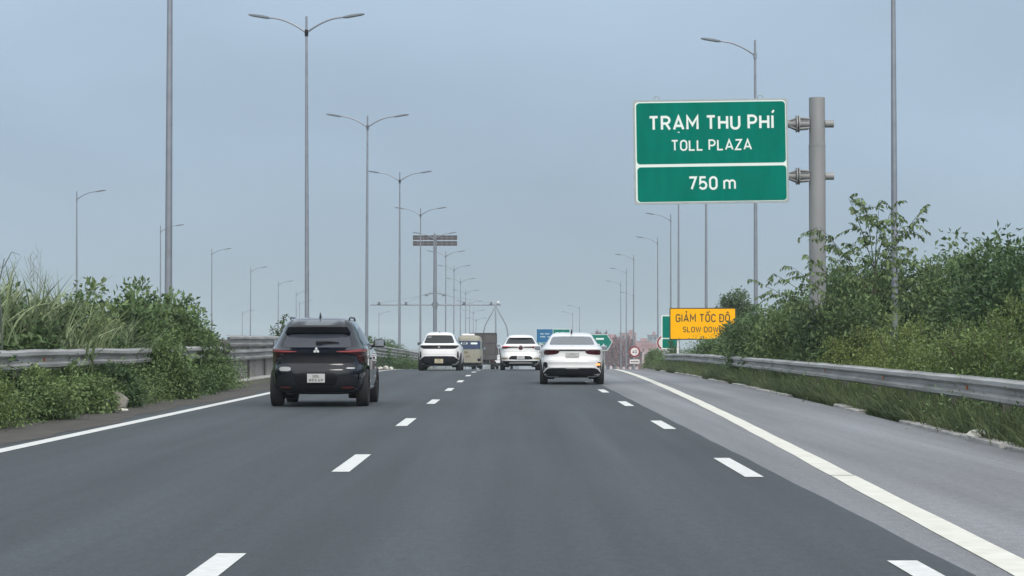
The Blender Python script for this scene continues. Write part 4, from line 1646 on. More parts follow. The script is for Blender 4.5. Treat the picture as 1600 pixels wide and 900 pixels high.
for s in (0, 1):
    p = [(.11, 1.005), (.50, 1.0), (.62, .955), (.80, .95), (.84, 1.0), (.80, 1.055), (.11, 1.055)]
    o = part(car, sh, 'tail_light', mirror(p) if s else p, M_TAIL, off=.012)
    p = [(.50, 1.045), (.82, 1.045), (.84, 1.075), (.50, 1.065)]
    b = drape(sh, rnd(mirror(p) if s else p), off=.018, depth=.01).build('light_bar', M_BRAKE, o, fix=True)
    p = [(.52, .50), (.84, .47), (.875, .52), (.82, .575), (.60, .56)]
    part(car, sh, 'corner_trim', mirror(p) if s else p, M_BRONZE, off=.012)
part(car, sh, 'emblem', disc(.10, 20, 0, 1.0), mat('emblem_red', (0.07, 0.015, 0.02), .4), off=.02, round_it=0)
part(car, sh, 'plate_recess', [(-.56, .475), (.56, .475), (.43, .645), (-.43, .645)], M_PLAST, off=.008)
plate_part(car, sh, 0.0, .565, .345, .165, M_PLATE, [('29A', .42), ('652.30', .78)], mat('plate_ink_grey', (0.3, 0.3, 0.3), .6), out=.02)
part(car, sh, 'lower_bumper', [(-.80, .20), (.80, .20), (.895, .30), (.895, .42), (-.895, .42), (-.895, .30)], M_PLAST, off=.012)
part(car, sh, 'tailgate_crease_shade', [(-.78, .83), (.78, .83), (.74, .84), (-.74, .84)], gap_crease_m, off=.003, round_it=0)  # crease shadow drawn as a thin grey strip
for s in (0, 1):
    p = [(.715, .67), (.722, .67), (.745, .94), (.738, .94)]
    part(car, sh, 'tailgate_gap', mirror(p) if s else p, gap_crease_m, off=.003, round_it=0)
part(car, sh, 'skid_plate', [(-.56, .29), (.56, .29), (.46, .385), (-.46, .385)], M_SILVER, off=.022)
part(car, sh, 'roof_spoiler', [(-.54, 1.445), (.54, 1.445), (.48, 1.49), (-.48, 1.49)], M_WHITEP, off=.09, depth=.05)
side_glass(car, sh, [[(-1.40, 1.16), (-.12, 1.12), (-.12, 1.42), (-1.15, 1.42)], [(-.06, 1.12), (.78, 1.12), (.40, 1.32), (.1, 1.42), (-.06, 1.42)]], M_GLASS)
mirrors(car, .87, .66, 1.12, M_WHITEP, .2, .13)
part(car, sh, 'windscreen', [(-.68, 1.13), (.68, 1.13), (.52, 1.45), (-.52, 1.45)], M_GLASS, 'front')
for s in (0, 1):
    p = [(.5, .80), (.84, .80), (.82, .90), (.52, .90)]
    part(car, sh, 'headlight', mirror(p) if s else p, M_HEAD, 'front')

# ---- cream minibus, farther in the left lane
Y5 = 178.5
rows = [(0.30, .90, -3.15, 3.1), (0.40, .98, -3.32, 3.3), (0.60, 1.01, -3.36, 3.36), (1.2, 1.02, -3.37, 3.38), (1.65, 1.01, -3.36, 3.25), (2.2, .97, -3.32, 2.95), (2.5, .93, -3.28, 2.75), (2.62, .87, -3.20, 2.6), (2.70, .76, -3.06, 2.4), (2.74, .55, -2.8, 2.1), (2.76, .3, -2.4, 1.7)]
car, sh = make_car('minibus', 'cream minibus in the left lane behind the white SUV', (-3.62, Y5, gz(Y5)), 0, rows, M_CREAM, (.87, -1.9, 2.1, .36, .22), M_RIM, n=7, arch=.43)
car['category'] = 'minibus'
car.rotation_euler[0] = -0.0135
part(car, sh, 'rear_window', [(-.90, 1.63), (.90, 1.63), (.86, 2.30), (-.86, 2.30)], mat('bus_glass_blue', (0.012, 0.03, 0.09), .08), off=.01)
for x in (-.42, .38):  # white patches painted as highlights on the rear glass
    part(car, sh, 'window_highlight', [(x - .27, 2.02), (x + .27, 2.02), (x + .27, 2.17), (x - .27, 2.17)], M_SIGNW, off=.014)
part(car, sh, 'bumper', [(-.97, .34), (.97, .34), (.97, .56), (-.97, .56)], M_PLAST, off=.05)
part(car, sh, 'round_lamp', disc(.12, 20, .76, .78), M_GBLACK, off=.02, round_it=0)
for p in ([(-.42, 1.30), (-.14, 1.30), (-.10, 1.42), (-.40, 1.46)], [(-.36, .98), (0.12, 1.02), (.05, 1.12), (-.30, 1.10)]):
    part(car, sh, 'decal', p, mat('decal_brown', (0.16, 0.12, 0.06), .5), off=.008)
for s in (0, 1):
    p = [(.86, .70), (.97, .70), (.97, 1.05), (.88, 1.05)]
    part(car, sh, 'tail_light', mirror(p) if s else p, M_TAIL, off=.012)
m = MB()
m.box((-.1, -1.9, 2.80), (1.0, 1.6, .16), bev=.05)
m.build('roof_unit', M_WHITEP, car)
side_glass(car, sh, [[(-2.9 + k * 1.35, 1.65), (-1.7 + k * 1.35, 1.65), (-1.7 + k * 1.35, 2.25), (-2.9 + k * 1.35, 2.25)] for k in range(4)], M_GLASS)
part(car, sh, 'windscreen', [(-.88, 1.35), (.88, 1.35), (.84, 2.3), (-.84, 2.3)], M_GLASS, 'front')
mirrors(car, 1.02, 2.9, 1.75, M_PLAST, .2, .34)

# ---- dark box truck ahead of the minibus
Y6 = 204.0
M_TBOX = mat('truck_box_grey', (0.068, 0.060, 0.060), .6, var=.2, scale=1.5)
t = thing('box_truck', 'dark grey box truck ahead of the cream minibus', 'truck', (-2.90, Y6, gz(Y6)))
t.rotation_euler[0] = -.0135
m = MB()
m.box((0, 0, 2.13), (2.5, 5.6, 2.5), bev=.03)
box = m.build('cargo_box', M_TBOX, t)
m = MB()
for z, hh in ((3.33, .10), (2.45, .05), (1.42, .07), (.93, .09)):
    m.box((0, -2.815, z), (2.51, .04, hh))
for x in (-1.22, 0, 1.22):
    m.box((x, -2.82, 2.13), (.06, .04, 2.4))
m.build('door_frame', mat('truck_frame', (0.035, 0.033, 0.038), .6), box)
m = MB()
m.box((0, 1.0, .72), (.9, 7.4, .22))
m.box((0, -2.7, .55), (2.2, .1, .18))
m.box((-.95, -2.5, .5), (.5, .04, .5))
m.box((.95, -2.5, .5), (.5, .04, .5))
m.build('chassis', M_SHADE, t)
for s in (-1, 1):
    m = MB()
    m.box((s * .9, -2.77, .78), (.36, .05, .14), bev=.01)
    m.build('tail_light', M_TAIL, t)
m = MB()
m.box((0, 3.9, 1.55), (2.1, 1.8, 1.9), bev=.18)
cab = m.build('cab', M_WHITEP, t)
m = MB()
m.box((0, 4.79, 1.95), (1.8, .05, .75), bev=.02)
m.build('windscreen', M_GLASS, cab)
for y in (-1.6, 3.9):
    for s in (-1, 1):
        wheel(t, s * .88, y, .45, .4 if y < 0 else .24, M_RIMD)

# ---- white lorry glimpsed between truck and crossover
Y7 = 246.0
t = thing('lorry', 'pale lorry half seen between the dark truck and the white SUV in the middle lane', 'truck', (-1.15, Y7, gz(Y7)))
t.rotation_euler[0] = -.0135
m = MB()
m.box((0, 0, 1.15), (2.1, 4.4, .9), bev=.04)
bed = m.build('cargo_bed', M_WHITEP, t)
m = MB()
m.box((0, -2.22, 1.15), (2.1, .05, .06))
m.box((0, -2.22, 1.5), (2.1, .05, .06))
m.build('tailboard_ribs', M_SILVER, bed)
m = MB()
m.box((0, .2, .6), (2.0, 6.2, .3))
m.build('chassis', M_SHADE, t)
m = MB()
m.box((0, 3.3, 1.5), (1.95, 1.6, 1.8), bev=.15)
m.build('cab', M_WHITEP, t)
for y in (-1.3, 3.2):
    for s in (-1, 1):
        wheel(t, s * .82, y, .42, .3, M_RIMD)
m = MB()
rl = random.Random(3)
for k in range(6):
    m.box((-.8 + .32 * k, rl.uniform(-.5, .5), 1.95 + rl.uniform(0, .15)), (.28, 1.4, .7 + rl.uniform(0, .5)), bev=.06)
tag(m.build('cargo_sacks', M_PANEL, None, (-1.15, Y7, gz(Y7))), 'dark bundled load piled on the pale lorry', 'cargo')

# ------------------------------------------------------------------ vegetation


def unit(a):
    return a / np.maximum(np.linalg.norm(a, axis=1, keepdims=True), 1e-6)


def leaves(P, A, L_, W_, rng, fold=0.18, up=None):
    """kite leaves at P along A"""
    n = len(P)
    A = unit(A)
    ref = np.tile(np.array([0, 0, 1.0]), (n, 1)) + rng.normal(0, .45, (n, 3))
    S = unit(np.cross(A, ref))
    N = np.cross(S, A)
    L_ = L_[:, None]
    W_ = W_[:, None]
    v0 = P
    v1 = P + A * L_ * .45 + S * W_ * .5 + N * W_ * fold
    v2 = P + A * L_ - N * L_ * .08
    v3 = P + A * L_ * .45 - S * W_ * .5 + N * W_ * fold
    V = np.stack([v0, v1, v2, v3], 1).reshape(-1, 3)
    b = np.arange(n)[:, None] * 4
    Fc = np.concatenate([b + np.array([[0, 1, 2]]), b + np.array([[0, 2, 3]])], 0)
    return V, Fc


def bush_mesh(seed, rx, ry, h, nclump, per, ll, lw, sprigs=10, sig=0.17, mt=None, droop=.25, spr_len=.5):
    rng = np.random.default_rng(seed)
    # clump centres through an uneven dome
    d = unit(rng.normal(0, 1, (nclump, 3)))
    d[:, 2] = np.abs(d[:, 2]) * 1.0 - .12
    rad = rng.random(nclump) ** .38 * (0.80 + .28 * rng.random(nclump))
    C = d * rad[:, None] * np.array([rx, ry, h * .92])
    C[:, 2] = np.maximum(C[:, 2], 0.05) + .06
    ct = rng.normal(0, .17, nclump)
    idx = np.repeat(np.arange(nclump), per)
    n = len(idx)
    off = np.clip(rng.normal(0, 1, (n, 3)), -1.7, 1.7) * sig
    P = C[idx] + off
    P[:, 2] = np.maximum(P[:, 2], .02)
    A = unit(off) * .8 + d[idx] * .5 + rng.normal(0, .5, (n, 3))
    A[:, 2] -= droop
    tint = np.clip(.45 + ct[idx] + rng.normal(0, .16, n), 0, 1)
    Ps, As, Ts, St = [P], [A], [tint], []
    for k in range(sprigs):
        i = rng.integers(nclump)
        while C[i, 2] < h * .45:
            i = rng.integers(nclump)
        base = C[i]
        dr = unit((d[i] * .7 + np.array([0, 0, .9]) + rng.normal(0, .35, 3))[None])[0]
        ln = rng.uniform(.5, 1.0) * spr_len
        m_ = int(14 + 18 * ln)
        u = np.linspace(.05, 1, m_)
        path = base + dr * (u * ln)[:, None]
        path[:, 2] -= (u ** 2) * ln * .25
        sd_ = unit(rng.normal(0, 1, (m_, 3)))
        Ps.append(path + sd_ * .02)
        As.append(sd_ + dr * .5 + np.array([0, 0, -.2]))
        Ts.append(np.clip(.55 + rng.normal(0, .15, m_), 0, 1))
        St.append(path)
    P, A, tint = np.concatenate(Ps), np.concatenate(As), np.concatenate(Ts)
    n = len(P)
    V, Fc = leaves(P, A, ll * rng.uniform(.6, 1.25, n), lw * rng.uniform(.65, 1.2, n), rng)
    me = mesh_arrays('foliage', V, Fc, mt, np.repeat(tint, 4))
    # stems
    m = MB()
    for k in range(min(26, nclump)):
        i = rng.integers(nclump)
        c = C[i]
        m.tube([(c[0] * .1, c[1] * .1, 0), (c[0] * .45, c[1] * .45, c[2] * .6), tuple(c)], [.022, .014, .006], 5, caps=False)
    for p in St:
        m.tube([tuple(p[0]), tuple(p[len(p) // 2]), tuple(p[-1])], [.008, .006, .003], 4, caps=False)
    sme = bpy.data.meshes.new('stems')
    sme.from_pydata(m.v, [], m.f)
    sme.materials.append(M_BARK)
    return me, sme


SIZES = {'s': (.62, .85), 'm': (1.2, 2.05), 'l': (1.75, 3.7), 'w': (1.15, 1.65)}
PROTO = {}


def proto_set(kind, size, seeds, nclump, per, ll, lw, sprigs, sig, mt, spr_len, droop=.3):
    r0, h0 = SIZES[size]
    PROTO[kind, size] = [bush_mesh(q, r0, r0, h0, nclump, per, ll, lw, sprigs, sig, mt, droop, spr_len) for q in seeds]


proto_set('dark', 's', (1, 2), 60, 45, .085, .048, 5, .10, M_LEAF_D, .25)
proto_set('dark', 'm', (3, 4), 130, 60, .135, .078, 9, .16, M_LEAF_D, .45)
proto_set('dark', 'l', (5, 6, 7), 300, 64, .165, .088, 16, .22, M_LEAF_D, .6, .45)
proto_set('mid', 's', (11, 12), 60, 48, .08, .044, 6, .10, M_LEAF_M, .25)
proto_set('mid', 'm', (13, 14), 130, 62, .125, .075, 10, .16, M_LEAF_M, .45)
proto_set('mid', 'l', (15, 16), 300, 62, .13, .068, 16, .20, M_LEAF_M, .6, .45)
proto_set('yel', 's', (21,), 70, 60, .055, .024, 12, .09, M_LEAF_Y, .25)
proto_set('yel', 'w', (22, 23, 24), 170, 80, .068, .030, 26, .12, M_LEAF_Y, .42)
proto_set('pink', 'm', (31,), 130, 40, .16, .11, 14, .2, M_LEAF_P, .5)
vr = random.Random(77)


def bush(kind, x, y, r, h, label, group=None, cat='bush', name='bush', ry=None, z=None, trunk=0.0):
    opts = [q for k, q in PROTO if k == kind]
    size = min(opts, key=lambda q: abs(math.log(h / SIZES[q][1])) + .6 * abs(math.log(r / SIZES[q][0])))
    r0, h0 = SIZES[size]
    me, sme = PROTO[kind, size][vr.randrange(len(PROTO[kind, size]))]
    a = vr.uniform(0, 2 * PI)
    t = thing(name, label, cat, (x, y, gz(y) if z is None else z), a, group)
    f = link('crown' if trunk else 'foliage', me, t, (0, 0, trunk))
    f.scale = (r / r0, r / r0, h / h0)
    if trunk:
        m = MB()
        m.tube([(0, 0, -.1), (.06, .03, trunk * .6), (0, 0, trunk + h * .5)], [.16, .12, .05], 8)
        m.build('trunk', M_BARK, t)
    else:
        q = link('stems', sme, t)
        q.scale = f.scale
    return t


# left thicket behind the guardrail
gl = 'bushes of the left thicket'
LB = [('dark', -8.55, 31.5, 1.25, 2.2, 'dark bush at the left picture edge behind the guardrail'),
      ('mid', -9.2, 36.0, 1.4, 2.35, 'mid green bush under the reeds at far left'),
      ('dark', -8.5, 37.2, 1.1, 2.05, 'dark bush behind the orange reflector of the left guardrail'),
      ('dark', -9.4, 41.0, 1.4, 2.4, 'dark bush behind the tall single-armed lamp at left'),
      ('mid', -8.55, 42.3, 1.15, 2.2, 'leafy bush just left of the pale reed tuft'),
      ('mid', -9.2, 46.5, 1.35, 2.6, 'bush left of the thick near lamp post in the left thicket'),
      ('dark', -8.4, 47.5, 1.25, 2.55, 'dark leafy bush above the covered stretch of left guardrail'),
      ('mid', -9.0, 51.5, 1.35, 2.75, 'bush at the foot of the thick near lamp post'),
      ('dark', -8.3, 52.3, 1.25, 2.6, 'dark bush right of the thick near lamp post'),
      ('mid', -8.6, 55.6, 1.2, 2.3, 'bush sloping down at the right end of the left thicket'),
      ('dark', -8.2, 57.3, 0.9, 1.75, 'last dark bush of the left thicket before the concrete wall'),
      ('mid', -7.3, 45.2, 0.75, 1.65, 'bush hanging over the left guardrail and hiding it'),
      ('dark', -7.6, 54.2, 0.62, 1.35, 'bush covering the end of the left guardrail by the concrete wall'),
      ('yel', -7.25, 29.8, 0.55, 0.95, 'yellowish shrub in front of the guardrail at the left picture edge'),
      ('mid', -7.2, 33.2, 0.62, 0.80, 'low shrub under the left guardrail, left of its orange reflector'),
      ('mid', -7.2, 36.4, 0.62, 0.82, 'low shrub under the left guardrail, right of its orange reflector'),
      ('dark', -7.2, 39.5, 0.55, 0.78, 'dark low shrub under the left guardrail by the pale stone'),
      ('mid', -7.2, 48.8, 0.6, 0.80, 'low shrub in front of the left guardrail past the hidden stretch'),
      ('mid', -7.25, 51.8, 0.6, 0.8, 'low shrub in front of the broken end of the left guardrail')]
for k, x, y, r, h, lab in LB:
    bush(k, x, y, r, h, lab, gl, z=0.04)
gm = 'bushes of the far median'
for x, y, r, h, lab in ((-9.0, 128, 1.8, 2.3, 'median bush just right of the black car, over the rail'), (-9.0, 139, 1.9, 2.2, 'median bush over the white rail post'), (-9.0, 150, 1.9, 2.5, 'median bush left of the white SUV, at the third lamp post'), (-9.2, 164, 1.6, 2.0, 'lowest median bush beside the white SUV with the black light strip')):
    bush('mid', x, y, r, h, lab, gm, z=gz(y))
for x, y, lab in ((-7.2, 132, 'low shrub under the rail right of the black car'), (-7.15, 146, 'low shrub under the rail left of the white SUV with the black light strip')):
    bush('mid', x, y, 1.0, .85, lab, gm, ry=None)

# right thicket
gr = 'bushes of the right thicket'
RB = []
words = ['at the right picture edge', 'above the orange reflector nearest the right picture edge', 'right of the near lamp post', 'in front of the near lamp post', 'left of the near lamp post', 'under the thick sign post', 'left of the thick sign post', 'below the single-armed lamp behind the TOLL PLAZA sign', 'at the right end of the yellow sign']
for i, (x, y, r, h) in enumerate(((7.35, 30.5, 1.0, 1.55), (7.6, 35, 1.1, 1.75), (7.8, 40, 1.15, 1.75), (8.1, 46, 1.2, 1.80), (7.9, 51, 1.2, 1.7), (7.9, 56, 1.2, 1.6), (7.8, 62, 1.2, 1.5), (7.8, 69, 1.25, 1.5), (8.0, 80, 1.3, 1.55))):
    bush('yel', x, y, r, h, 'yellow-green low shrub ' + words[i] + ', behind the right guardrail', gr)
for k, x, y, r, h, lab in (('yel', 9.3, 39.5, 1.4, 2.2, 'tall yellow-green shrub standing at the right picture edge behind the low shrubs'),
                           ('yel', 9.5, 44.0, 1.2, 2.0, 'yellow-green shrub in the second row right of the near lamp post'),
                           ('dark', 11.4, 49.5, 1.7, 3.95, 'tall dark bush at the right picture edge'),
                           ('dark', 12.3, 55.0, 1.9, 4.4, 'tall dark bush second from the right picture edge'),
                           ('mid', 12.3, 60.5, 1.7, 4.4, 'tall mid green bush right of the near lamp post'),
                           ('dark', 13.4, 63.5, 2.0, 5.0, 'tallest dark bush behind, well right of the near lamp post'),
                           ('dark', 11.5, 66.0, 1.9, 4.5, 'tall dark bush directly behind the near lamp post'),
                           ('dark', 10.1, 68.0, 1.8, 3.7, 'tall dark bush left behind the near lamp post'),
                           ('dark', 9.0, 61.5, 1.5, 2.9, 'dark bush behind the foot of the thick sign post'),
                           ('mid', 9.3, 71.0, 1.6, 3.2, 'bush right behind the thick sign post'),
                           ('dark', 8.5, 72.0, 1.3, 2.5, 'dark bush left of the thick sign post'),
                           ('mid', 8.6, 78.0, 1.4, 2.6, 'bush hiding the foot of the lamp behind the TOLL PLAZA sign'),
                           ('mid', 9.3, 62.3, 1.35, 4.0, 'tall green bush between the thick sign post and the near lamp post'),
                           ('mid', 10.5, 63.6, 1.4, 4.35, 'tall green bush behind the near lamp post, left of the highest bushes'),
                           ('mid', 8.5, 64.5, 1.1, 3.1, 'rounded green bush just behind the thick sign post'),
                           ('mid', 8.95, 60.6, 1.05, 3.95, 'full green bush right of the thick sign post, among the drooping twigs'),
                           ('mid', 7.55, 62.5, 1.0, 2.75, 'full green bush left of the thick sign post, under the lowest twigs'),
                           ('dark', 8.9, 86.0, 1.4, 2.4, 'bush covering the right end of the yellow sign'),
                           ('mid', 8.1, 90.0, 1.1, 1.5, 'low bush below the right half of the yellow sign'),
                           ('mid', 10.2, 98.0, 1.6, 2.4, 'bush right of the yellow sign behind its covered corner'),
                           ('mid', 9.0, 116.0, 1.5, 1.1, 'low bush between the legs of the yellow sign'),
                           ('mid', 8.75, 119.0, 0.55, 1.6, 'small bush at the near lower corner of the yellow sign'),
                           ('mid', 9.05, 141.0, 0.85, 1.5, 'bush right of the 40 sign'),
                           ('mid', 9.35, 136.0, 0.9, 1.25, 'low bush below the half-hidden round sign'),
                           ('dark', 7.75, 54.5, 1.15, 2.55, 'dark bush in front of the thick sign post'),
                           ('dark', 8.1, 52.0, 1.1, 2.6, 'dark bush under the broad-leaved tree left of the near lamp post'),
                           ('yel', 9.6, 56.5, 1.05, 1.6, 'yellow-green shrub at the foot of the near lamp post, behind the low shrubs'),
                           ('dark', 7.3, 66.0, 1.1, 2.3, 'dark leafy bush just left of the thick sign post foot')):
    bush(k, x, y, r, h, lab, gr)
for x, y, r, h, tr, lab in ((12.9, 128, 1.3, 2.4, 2.6, 'small tree above the yellow sign, tallest and darkest'), (11.6, 131, 1.4, 1.6, 1.9, 'low tree crown above the middle of the yellow sign')):
    bush('dark', x, y, r, h, lab, 'small trees behind the yellow sign', 'tree', 'tree', trunk=tr)
rp = random.Random(5)
pl = ['behind the roof of the white saloon', 'just above the green arrow sign', 'right of the green arrow sign', 'left of the 40 sign']
for i, (q, top) in enumerate(((131, 516), (141, 518), (160, 523), (176, 524))):
    yy = 520.0 + i * 18
    px = yy / F_PX
    H = 1.21 + (532 - top) * px - gz(yy)
    bush('pink', q * px, yy, 2.6, H * .6, 'hazy pinkish tree ' + pl[i], 'pinkish far trees', 'tree', 'tree', trunk=H * .45)

# broad-leaved tree with drooping twigs beside the sign post
rng = np.random.default_rng(21)
t = thing('broadleaf_tree', 'open broad-leaved tree with drooping leafy twigs beside the thick sign post', 'tree', (8.9, 54.2, 0))
tips = [(8.25, 54, 4.72), (8.6, 53.7, 4.55), (9.0, 54, 4.5), (9.35, 54, 4.55), (10.05, 54, 4.4), (9.7, 54.3, 4.2), (7.5, 53.8, 4.0), (7.75, 54, 3.75), (7.15, 53.6, 3.3), (6.85, 53.8, 3.0), (6.35, 53.6, 2.85), (6.15, 53.8, 2.55), (6.5, 54.2, 2.35), (9.1, 53.2, 3.7), (8.4, 53.3, 3.5), (9.6, 53.2, 3.4), (8.0, 53.5, 3.0), (8.9, 53, 3.1), (7.3, 53.4, 2.6), (9.9, 53, 2.9), (8.5, 52.9, 2.5), (9.3, 52.9, 2.4)]
m = MB()
m.tube([(0, 0, -.1), (.05, 0, 1.0), (-.03, 0, 2.0), (.05, 0, 3.1)], [.085, .07, .05, .02], 10)
m.build('trunk', M_BARK, t)
m = MB()
Ps, As, Ls, Ts = [], [], [], []
for (x, y, z) in tips:
    T = np.array([x - 8.9, y - 54.2, z])
    bz = min(max(.9, z - 1.5 - .2 * abs(T[0])), 2.9)
    B = np.array([0.02, 0, bz])
    Mid = (B + T) / 2 + np.array([0, 0, .25])
    u = np.linspace(0, 1, 14)[:, None]
    path = (1 - u) ** 2 * B + 2 * u * (1 - u) * Mid + u * u * T
    m.tube([tuple(p) for p in path[::2]] + [tuple(path[-1])], list(np.linspace(.014, .004, 8)), 5, caps=False)
    for k in range(11):
        u0 = .34 + .66 * (k + 1) / 11
        b0 = path[int(u0 * 13)]
        dr = unit((T - B)[None])[0] * .6 + rng.normal(0, .5, 3)
        dr[2] = dr[2] * .5 + .05
        dr = unit(dr[None])[0]
        ln = rng.uniform(.28, .62)
        nn = int(ln / .048)
        uu = np.linspace(.1, 1, nn)
        tw = b0 + dr * (uu * ln)[:, None]
        tw[:, 2] -= uu ** 2 * ln * .35
        m.tube([tuple(tw[0]), tuple(tw[nn // 2]), tuple(tw[-1])], [.007, .005, .003], 4, caps=False)
        sdv = unit(np.cross(dr, [0, 0, 1.0])[None])[0]
        sg = np.where(np.arange(nn) % 2 == 0, 1, -1)[:, None]
        Ps.append(tw)
        As.append(sdv * sg * .55 + dr * .35 + np.array([0, 0, -.75]) + rng.normal(0, .22, (nn, 3)))
        Ls.append(rng.uniform(.11, .17, nn))
        Ts.append(np.clip(rng.normal(.5, .22, nn), 0, 1))
m.build('limbs', mat('green_twig', (0.055, 0.06, 0.035), .9), t)
P, A, Ls, Ts = np.concatenate(Ps), np.concatenate(As), np.concatenate(Ls), np.concatenate(Ts)
V, Fc = leaves(P, A, Ls, Ls * .52, rng)
link('crown', mesh_arrays('crown', V, Fc, M_LEAF_D, np.repeat(Ts, 4)), t)

# little sapling behind the black car
rng = np.random.default_rng(5)
t = thing('sapling', 'dark leafy sapling poking up behind the left shoulder of the black car', 'sapling', (-9.3, 86, 0.0))
m = MB()
Ps, As = [], []
for (dx, hz_) in ((-.25, 1.75), (.0, 2.0), (.22, 2.15), (.33, 2.22), (-.05, 1.6)):
    m.tube([(0, 0, 0), (dx * .3, 0, hz_ * .6), (dx, 0, hz_)], [.03, .02, .008], 5)
    n = 26
    u = rng.uniform(.62, 1, n)[:, None]
    Ps.append(np.array([[0, 0, 0]]) + u * np.array([[dx, 0, hz_]]) + rng.normal(0, .05, (n, 3)))
    As.append(rng.normal(0, 1, (n, 3)) + np.array([0, 0, -.2]))
m.build('stems', M_BARK, t)
P, A = np.concatenate(Ps), np.concatenate(As)
V, Fc = leaves(P, A, rng.uniform(.14, .22, len(P)), rng.uniform(.07, .1, len(P)), rng)
link('foliage', mesh_arrays('foliage', V, Fc, M_LEAF_D, np.repeat(rng.random(len(P)) * .4, 4)), t)


def blades(n, pos_fn, len_rng, wid, rng, lean=.5, seg=5, curl=.7):
    base = pos_fn(n)
    ang = rng.uniform(0, 2 * PI, n)
    ln = rng.uniform(*len_rng, n)
    dirh = np.stack([np.cos(ang), np.sin(ang), np.zeros(n)], 1)
    le = rng.uniform(.05, lean, n)
    cu = rng.uniform(.1, curl, n)
    u = np.linspace(0, 1, seg + 1)
    side = np.stack([-np.sin(ang), np.cos(ang), np.zeros(n)], 1)
    rot = rng.uniform(-.9, .9, n)[:, None]
    side = unit(side * np.cos(rot) + dirh * np.sin(rot))
    Vv = np.zeros((n, seg + 1, 2, 3))
    for i, q in enumerate(u):
        c = base + dirh * ((le * q + cu * q ** 2.2) * ln)[:, None] + np.array([0, 0, 1.0]) * ((q - cu * .55 * q ** 2.6) * ln)[:, None]
        ww = wid * (1 - q ** 2.2) * (.55 + .45 * min(1, q * 4)) + .0008
        Vv[:, i, 0] = c - side * ww / 2
        Vv[:, i, 1] = c + side * ww / 2
    V = Vv.reshape(-1, 3)
    k = (seg + 1) * 2
    b = np.arange(n)[:, None] * k
    Fc = np.concatenate([b + np.array([[2 * i, 2 * i + 1, 2 * i + 3, 2 * i + 2]]) for i in range(seg)], 0)
    tint = np.repeat(rng.random(n), k)
    return V, Fc, tint


rng = np.random.default_rng(9)
reed_me = []
for s in range(3):
    V, Fc, ti = blades(105, lambda n: np.concatenate([rng.normal(0, .2, (n, 2)), np.zeros((n, 1))], 1), (.6, 1.6), .036, rng, .5, 7, 1.05)
    reed_me.append(mesh_arrays('blades', V, Fc, M_REED, ti))
stalk_me = []
for s in range(2):
    m = MB()
    for k in range(6):
        a, b = rng.normal(0, .25), rng.normal(0, .25)
        h_ = rng.uniform(1.1, 1.75)
        dx = rng.uniform(-.3, .35)
        m.tube([(a, b, 0), (a + dx * .3, b, h_ * .6), (a + dx, b, h_)], [.005, .004, .002], 4, caps=False)
        for q in range(5):
            hh = h_ * (.72 + .06 * q)
            m.tube([(a + dx * .6, b, hh), (a + dx * .6 + rng.uniform(-.16, .16), b + rng.uniform(-.1, .1), hh + .14)], [.004, .002], 3, caps=False)
    me = bpy.data.meshes.new('stalks')
    me.from_pydata(m.v, [], m.f)
    me.materials.append(mat('reed_stalk', (0.16, 0.18, 0.13), .8))
    stalk_me.append(me)
reeds = [(-8.35, 31.5, 1.55, 1.0, 'reed tuft at the left picture edge, with dry stalks', 1), (-8.8, 35.2, 1.55, 1.0, 'reed tuft with upright blades left of the tall single-armed lamp', 1),
         (-8.45, 37.0, 1.45, 1.0, 'reed tuft below the tall single-armed lamp at left', 1), (-9.0, 39.0, 1.6, 1.0, 'reed tuft just right of the tall single-armed lamp at left', 1),
         (-8.6, 40.5, 1.45, 1.05, 'bent-over reed tuft on top of the left thicket', 1), (-8.2, 41.5, 1.2, 1.0, 'reed tuft spilling down the face of the left thicket', 0),
         (-7.95, 43.2, 0.75, 1.05, 'pale reed tuft just above the left guardrail', 0), (-7.9, 44.4, 0.95, 1.0, 'pale reed tuft beside the bush hiding the guardrail', 0),
         (-9.0, 43.5, 1.7, .9, 'reed tuft left of the thick near lamp post', 0),
         (-7.85, 38.2, 1.0, 1.0, 'pale reed tuft over the guardrail near its orange reflector', 0),
         (-8.3, 34.0, 1.5, 1.05, 'pale reed tuft on top of the thicket near the left picture edge', 0)]
for i, (x, y, z, sc, lab, st) in enumerate(reeds):
    t = thing('reed_tuft', lab, 'reeds', (x, y, z - .35), vr.uniform(0, 6), 'reed tufts of the left thicket')
    o = link('blades', reed_me[i % 3], t)
    o.scale = (sc, sc, sc)
    if st:
        link('stalks', stalk_me[i % 2], t)
m = MB()
m.tube([(0, 0, 1.2), (-.02, 0, 1.9), (-.06, 0, 2.35), (.02, 0, 2.75)], [.014, .012, .010, .005], 6)
m.tube([(-.06, 0, 2.33), (-.15, 0, 2.5), (-.28, 0, 2.75)], [.008, .006, .003], 5)
m.tube([(.0, 0, 2.6), (.12, .05, 2.85), (.25, .05, 2.8)], [.008, .006, .003], 5)
tag(m.build('dead_branch', mat('dry_stalk', (.09, .10, .10), .8), None, (-7.72, 33.0, -.30)), 'bare forked dead stem sticking up at the left picture edge', 'branch')

# ground cover: grass on the right verge, weeds under the left rail (uncountable)
rng = np.random.default_rng(31)


def verge(n):
    n0, n = n, n * 2
    y = rng.uniform(17, 108, n) ** 1.0
    x = np.interp(y, [a for a, _ in KERB_R], [b for _, b in KERB_R]) + .10 + np.abs(rng.normal(0, .5, n))
    z = np.array([gz(q) for q in y]) - .04
    den = .5 + .5 * np.sin(y * 1.9 + 2 * np.sin(y * .45) + x * 2.3) * np.sin(y * .61 + 1.3)
    keep = np.argsort(den + rng.normal(0, .35, n))[-n0:]        # grass grows in tufts, with bare spots between
    return np.stack([x, y, z], 1)[keep]


